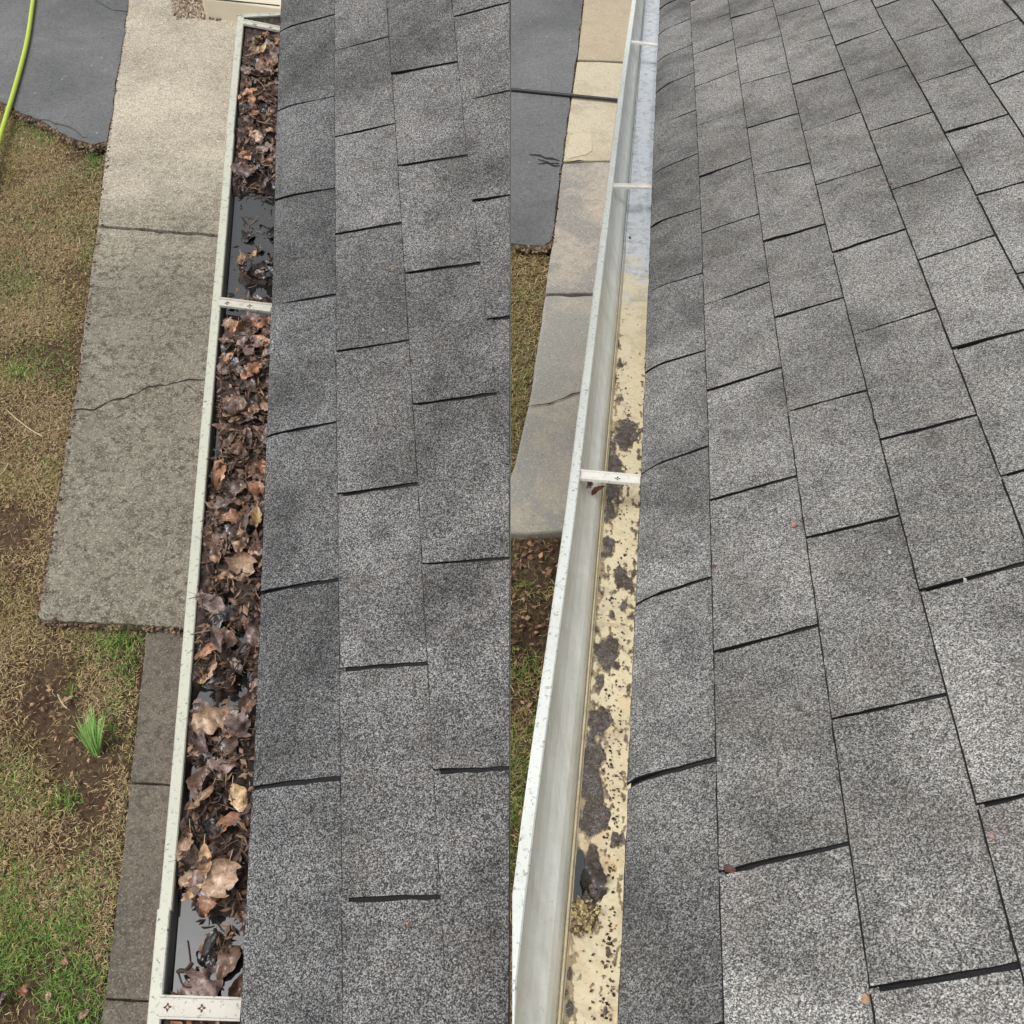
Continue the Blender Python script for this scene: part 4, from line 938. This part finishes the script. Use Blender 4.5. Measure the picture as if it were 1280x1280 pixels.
# right ground
walkR = empty('path', (0.4, 4, -.03)); tag(walkR, kind='structure')
slab('slab', [(738, -90), (730, 0), (722, 74), (778, 76), (900, 80), (900, -90)], 0, .08, M_CR1, walkR, .006, 'pale brown slab', .4, 25, 1)
slab('slab', [(721.5, 77), (712, 140), (704, 201), (765, 200), (900, 200), (900, 83), (778, 79)], 0, .08, M_CR2, walkR, .006, 'pale slab with a dry patch', .4, 25, 2)
slab('slab', [(703.5, 204), (697, 260), (688, 320), (682, 366), (746, 366), (900, 367), (900, 203), (765, 203)], 0, .08, M_CR3, walkR, .006, 'stained grey and tan slab', .6, 16, 3)
slab('slab', [(681.5, 369), (674, 420), (664, 490), (655, 530), (645, 575), (628, 625), (610, 666), (660, 666), (706, 663), (900, 658), (900, 370), (746, 369)], 0, .09, M_CR4, walkR, .012, 'pale grey slab with a crack', .6, 16, 4)
slab('patch', [(713, 169), (735, 167), (739, 172), (740, 188), (733, 193), (712, 198), (707, 196)], .004, .006, M_CP, walkR, 0, 'light dry patch', .5, 8, 5)
crack([(660, 508), (672, 506), (688, 504), (704, 498), (716, 492), (735, 490)], 1.0, .0095, M_CRACK, 'crack', walkR, .6, 9)
crack([(708, 203), (730, 201)], 1.2, .0095, M_CRACK, 'crack', walkR, .6, 10)
driveR = slab('driveway', [(560, -90), (739, -90), (729, 0), (720, 74), (711, 140), (702, 205), (697, 240), (692, 285), (689, 300), (680, 307), (660, 306), (640, 304), (560, 300)], .006, .045, M_TAR, None, 0, None, 0.9, 9, 16); tag(driveR, kind='structure')
for k, pts in enumerate(([(662, 193), (675, 194), (690, 198), (700, 201)], [(672, 205), (684, 203), (700, 207)], [(672, 199), (688, 204), (699, 204)], [(678, 195), (680, 207)], [(688, 196), (692, 208)])):
    crack(pts, 1.2, .0100, M_CRACK, 'crack', driveR, 1.2, 20 + k)
hose([(560, 107), (600, 109), (640, 112), (690, 117), (740, 122), (780, 126), (860, 134)], .0105, .018, M_HOSEB, 'hose', 'thin black hose lying across the driveway and pale path')

# ------------------------------------------------------------------ grass (real blades)
def grass(n, samp, mat, name, label, length, seed, lie=(0.9, 1.45), width=.0021, z=-.045):
    r = np.random.default_rng(seed); XY = samp(r, n); n = len(XY)
    L = r.uniform(length[0], length[1], n); az = r.uniform(0, 2 * np.pi, n); ti = r.uniform(lie[0], lie[1], n); wd = width * r.uniform(.5, 1.3, n)
    d = np.stack([np.cos(az) * np.sin(ti), np.sin(az) * np.sin(ti), np.cos(ti)], 1); s = np.stack([-np.sin(az), np.cos(az), np.zeros(n)], 1)
    B = np.c_[XY, np.full(n, z) + r.uniform(0, .022, n)]
    bend = np.stack([r.normal(0, .25, n), r.normal(0, .25, n), -r.uniform(0, .25, n)], 1)
    mid = B + d * (L * .5)[:, None]; tip = mid + (d + bend) * (L * .5)[:, None]
    tip[:, 2] = np.maximum(tip[:, 2], z + .002)
    V = np.stack([B - s * wd[:, None] / 2, B + s * wd[:, None] / 2, mid + s * wd[:, None] * .45, mid - s * wd[:, None] * .45, tip], 1).reshape(-1, 3)
    k = np.arange(n) * 5; quads = np.stack([k, k + 1, k + 2, k + 3], 1); tris = np.stack([k + 3, k + 2, k + 4], 1)
    tone = np.repeat(np.clip(r.normal(.5, .34, n), 0, 1), 5); org = V.mean(0)
    me = fast_mesh(name, V - org, quads, tris, [mat], tone); o = bpy.data.objects.new(name, me); COL.objects.link(o); o.location = org
    tag(o, label, kind='stuff'); return o
def gnoise(P_, sc, off):
    return np.array([noise.noise(Vector((p[0] * sc + off, p[1] * sc, off))) for p in P_])
# left lawn region in plan: left of the path edge line
edgeL = [(-50, -70), (0, 128), (30, 142), (60, 156), (95, 175), (134, 178)]
def left_boundary(y):
    return np.interp(y, [100, 128, 178, 285, 480, 670, 770, 781, 785, 880, 980, 1250, 1500], [135, 135, 134, 122, 97, 66, 48, 48, 181, 173, 163, 130, 103])
def drive_bottom(x):
    return np.interp(x, [-500, -120, 0, 38, 78, 95, 134], [40, 80, 126, 145, 166, 176, 181])
def projv(P_):
    q = (P_ - CAM) @ M; return np.stack([640 + F * q[:, 0] / q[:, 2], 640 + F * q[:, 1] / q[:, 2]], 1)
def samp_left(dens, jitter=5):
    def f(r, n):
        X = r.uniform(-3.2, -.25, n * 4); Y = r.uniform(.25, 6.0, n * 4); P_ = np.c_[X, Y, np.full(len(X), -.03)]; px = projv(P_)
        ok = (px[:, 0] < left_boundary(px[:, 1]) + r.normal(0, jitter * .5, len(px)) - 1) & (px[:, 1] > drive_bottom(px[:, 0]) + r.normal(0, 2, len(px))) & (px[:, 0] > -150) & (px[:, 1] < 1420)
        P_ = P_[ok]; px = px[ok]; d = dens(P_, px); k = r.random(len(P_)) < d; return P_[k][:n, :2]
    return f
greens = [(40, 1240, 90, 60, 1), (20, 1180, 60, 60, .9), (110, 1240, 30, 70, .8), (10, 1080, 30, 25, .8), (150, 800, 40, 18, .9), (165, 830, 16, 30, .8), (20, 465, 16, 14, .6), (95, 1140, 30, 50, .6), (15, 880, 30, 50, .25), (50, 160, 40, 12, .4), (120, 200, 14, 16, .6), (35, 1000, 35, 30, .3), (80, 1000, 20, 20, .4), (25, 350, 30, 20, .3), (90, 840, 14, 14, .5), (40, 555, 12, 10, .3), (140, 900, 12, 40, .4), (70, 770, 30, 20, .4)]
soils = [(60, 880, 50, 45, 1), (80, 930, 60, 30, .9), (110, 960, 50, 40, .8), (30, 690, 30, 50, .5), (20, 660, 30, 30, .6), (50, 1060, 60, 30, .5), (120, 1010, 25, 20, .4), (90, 190, 30, 12, .5), (30, 550, 40, 40, .35), (100, 380, 25, 60, .3)]
def fld(px, L_): 
    g = np.zeros(len(px))
    for x, y, rx, ry, a in L_: g += a * np.exp(-((px[:, 0] - x) / rx) ** 2 - ((px[:, 1] - y) / ry) ** 2)
    return g
def d_straw(P_, px): return np.clip(0.55 + .9 * gnoise(P_, 3.5, 1) - .75 * fld(px, soils) - .35 * fld(px, greens), .05, 1)
def d_olive(P_, px): return np.clip(0.32 + 1.5 * gnoise(P_, 2.6, 5) - .7 * fld(px, soils), .02, 1)
def d_green(P_, px): return np.clip(1.3 * fld(px, greens) * (0.7 + 1.4 * gnoise(P_, 7, 9)) + .08 + .45 * gnoise(P_, 3, 13) - .5 * fld(px, soils), 0, 1)
grass(240000, samp_left(d_straw), M_STRAW, 'dead_grass', 'matted straw coloured dead grass left of the path', (.009, .030), 1, (1.0, 1.5))
grass(60000, samp_left(d_olive), M_OLIVE, 'olive_grass', 'short olive grass mixed into the dead lawn', (.010, .030), 2, (.8, 1.5))
grass(105000, samp_left(d_green, 10), M_GREEN, 'green_grass', 'patches of fresh green grass left of the path', (.014, .042), 3, (.5, 1.4))
# right strip and bed
def samp_right(dens, ylo, yhi):
    def f(r, n):
        X = r.uniform(-.05, .6, n * 4); Y = r.uniform(.3, 5.6, n * 4); P_ = np.c_[X, Y, np.full(len(X), -.03)]; px = projv(P_)
        b = np.interp(px[:, 1], [300, 312, 369, 440, 490, 575, 600, 660, 672, 673, 1500], [690, 689, 681, 671, 664, 645, 640, 640, 640, 800, 800])
        ok = (px[:, 0] < b + r.normal(0, 2.0, len(px))) & (px[:, 1] > 306) & (px[:, 1] > ylo) & (px[:, 1] < yhi)
        P_ = P_[ok]; px = px[ok]; k = r.random(len(P_)) < dens(P_, px); return P_[k][:n, :2]
    return f
rg = [(650, 840, 50, 20, .8), (655, 960, 60, 60, 1), (650, 1050, 60, 60, 1), (655, 730, 20, 12, .5), (650, 470, 20, 60, .35), (645, 380, 20, 30, .25), (650, 560, 14, 50, .4)]
rs = [(670, 700, 60, 40, 1), (660, 790, 60, 40, .9), (650, 880, 30, 20, .5), (660, 640, 60, 20, .5)]
grass(16000, samp_right(lambda P_, px: np.clip(.6 - .75 * fld(px, rs) - .3 * fld(px, rg), .02, 1), 306, 1400), M_STRAW, 'dead_grass', 'straw coloured grass between the left roof and the pale path', (.015, .045), 11, (1.1, 1.55))
grass(12000, samp_right(lambda P_, px: np.clip(.5 - .6 * fld(px, rs), .02, 1), 306, 1400), M_OLIVE, 'olive_grass', 'olive grass beside the pale path', (.014, .036), 12, (.9, 1.5))
grass(9000, samp_right(lambda P_, px: np.clip(fld(px, rg) * .8 + .03, 0, 1), 330, 1400), M_GREEN, 'green_grass', 'green grass below the cleaned gutter', (.02, .05), 13, (.5, 1.4))
# litter on the ground: dead leaf bits
def litter(n, f, name, label, seed, size=(.012, .03)):
    M_L = bpy.data.materials.get('ground_litter') or blade('ground_litter', (0.045, 0.025, 0.016), (0.15, 0.085, 0.05), (0.42, 0.26, 0.15), .7)
    tag(shreds(RL, n, f, [M_L], name, size, seed, (.3, .8)), label, kind='stuff')
sL = samp_left(lambda P_, px: np.clip(.35 + .6 * fld(px, soils), 0, 1)); _r = np.random.default_rng(77); LP_ = sL(_r, 2600)
_it = iter(LP_)
def fl_(r):
    p = next(_it, None); return None if p is None else np.array([p[0], p[1], -.03 + r.uniform(0, .012)])
litter(len(LP_), fl_, 'leaf_litter', 'small dead leaf bits scattered over the left lawn', 5, (.010, .026))
sR = samp_right(lambda P_, px: np.clip(.1 + .9 * fld(px, rs), 0, 1), 306, 1400); RP_ = sR(_r, 1500); _it2 = iter(RP_)
def fr_(r):
    p = next(_it2, None); return None if p is None else np.array([p[0], p[1], -.035 + r.uniform(0, .018)])
litter(len(RP_), fr_, 'leaf_litter', 'dark dead leaf litter below the end of the pale path', 6, (.012, .034))
# bulb shoots and small tufts
def tuft(px, n, L, spread, lean, label, name, cat, mat, wd=.006, seed=1, up_=0.0):
    c = gnd(px[0], px[1], -.03); r = random.Random(seed); root = empty(name, c); tag(root, label, cat)
    for k in range(n):
        a = r.uniform(0, 6.283); rr = spread * math.sqrt(r.random()); b = c + np.array([rr * math.cos(a), rr * math.sin(a), -.012]); l = L * r.uniform(.55, 1.05)
        dirv = np.array([math.cos(a) * lean * r.uniform(.2, 1.2) + r.gauss(0, .08), math.sin(a) * lean * r.uniform(.2, 1.2) + r.gauss(0, .08), 1.0]); dirv += np.array([0, up_, 0]); dirv /= np.linalg.norm(dirv)
        s = np.cross(dirv, [0, 0, 1.0]) + 1e-6; s /= np.linalg.norm(s); V = []; w = wd * r.uniform(.7, 1.2)
        for q in range(5):
            t = q / 4; p = b + dirv * l * t + np.array([dirv[0], dirv[1], 0]) * t * t * l * .35; ww = w * (1 - t ** 2 * .92) / 2; V += [p - s * ww, p + s * ww, p + np.cross(s, dirv) * ww * .5]
        Fc = []
        for q in range(4):
            Fc += [(3 * q, 3 * q + 2, 3 * q + 5, 3 * q + 3), (3 * q + 2, 3 * q + 1, 3 * q + 4, 3 * q + 5)]
        me = mesh('blade', np.array(V) - b, Fc, mat, True); at = me.attributes.new('tone', 'FLOAT', 'POINT'); tb = r.random(); at.data.foreach_set('value', [min(1, max(0, tb * .7 + .3 * (j // 3) / 4)) for j in range(len(V))])
        o = bpy.data.objects.new('blade', me); COL.objects.link(o); o.parent = root; o.location = b - c
tuft((119, 938), 90, .17, .018, .22, 'upright clump of bluish green bulb shoots in the bare soil', 'bulb_plant', 'plant', M_SHOOT, .0042, 3, 0.35)
tuft((88, 868), 14, .05, .014, .8, 'tiny green weed above the bulb shoots', 'weed', 'plant', M_GREEN, .005, 4)
tuft((150, 797), 34, .08, .05, .6, 'green grass tuft at the lower corner of the mottled slab', 'grass_tuft', 'plant', M_GREEN, .004, 5)
tuft((20, 468), 22, .06, .03, .6, 'small green tuft at the left edge of the lawn', 'grass_tuft', 'plant', M_GREEN, .004, 6)
tuft((122, 205), 20, .06, .03, .5, 'small green tuft under the corner of the driveway', 'grass_tuft', 'plant', M_GREEN, .004, 8)
# fallen leaves and straws on the lawn that can be told apart
for (x, y, s, c, ki, lab) in ((83, 875, .035, 'tan', 2, 'pinkish fallen leaf just above the bulb shoots on the lawn'), (80, 1202, .032, 'orange brown', 0, 'orange fallen leaf on green grass near the bottom'), (28, 1238, .035, 'orange brown', 2, 'orange fallen leaf near the bottom left corner'), (60, 1245, .030, 'tan', 0, 'pale fallen leaf near the bottom of the lawn'),
                              (131, 1010, .025, 'orange brown', 0, 'small orange fallen leaf beside the narrow walk'), (4, 1248, .05, 'dark brown', 2, 'dark fallen leaf in the bottom left corner'), (104, 1268, .035, 'tan', 1, 'tan fallen leaf at the bottom edge of the lawn'), (100, 410, .035, 'tan', 1, 'tan fallen leaf at the edge of the mottled slab')):
    p = gnd(x, y, -.012); place_leaf(p, s, c, ki, (random.uniform(-.3, .3), random.uniform(-.3, .3), random.uniform(0, 6)), lab)
for (x0, y0, x1, y1, lab) in ((8, 512, 53, 545, 'long pale straw lying on the left lawn'), (0, 592, 10, 580, 'short pale straw at the left edge of the lawn'), (72, 868, 84, 885, 'thin straw above the bulb shoots')):
    V, Fc = tube([gnd(x0 + (x1 - x0) * t, y0 + (y1 - y0) * t + 3 * math.sin(t * 3), .0) for t in np.linspace(0, 1, 6)], .0024, 5); tag(part('straw', V, Fc, plain('straw_stem', (.50, .42, .24), .7), None, smooth=True), lab, 'straw')
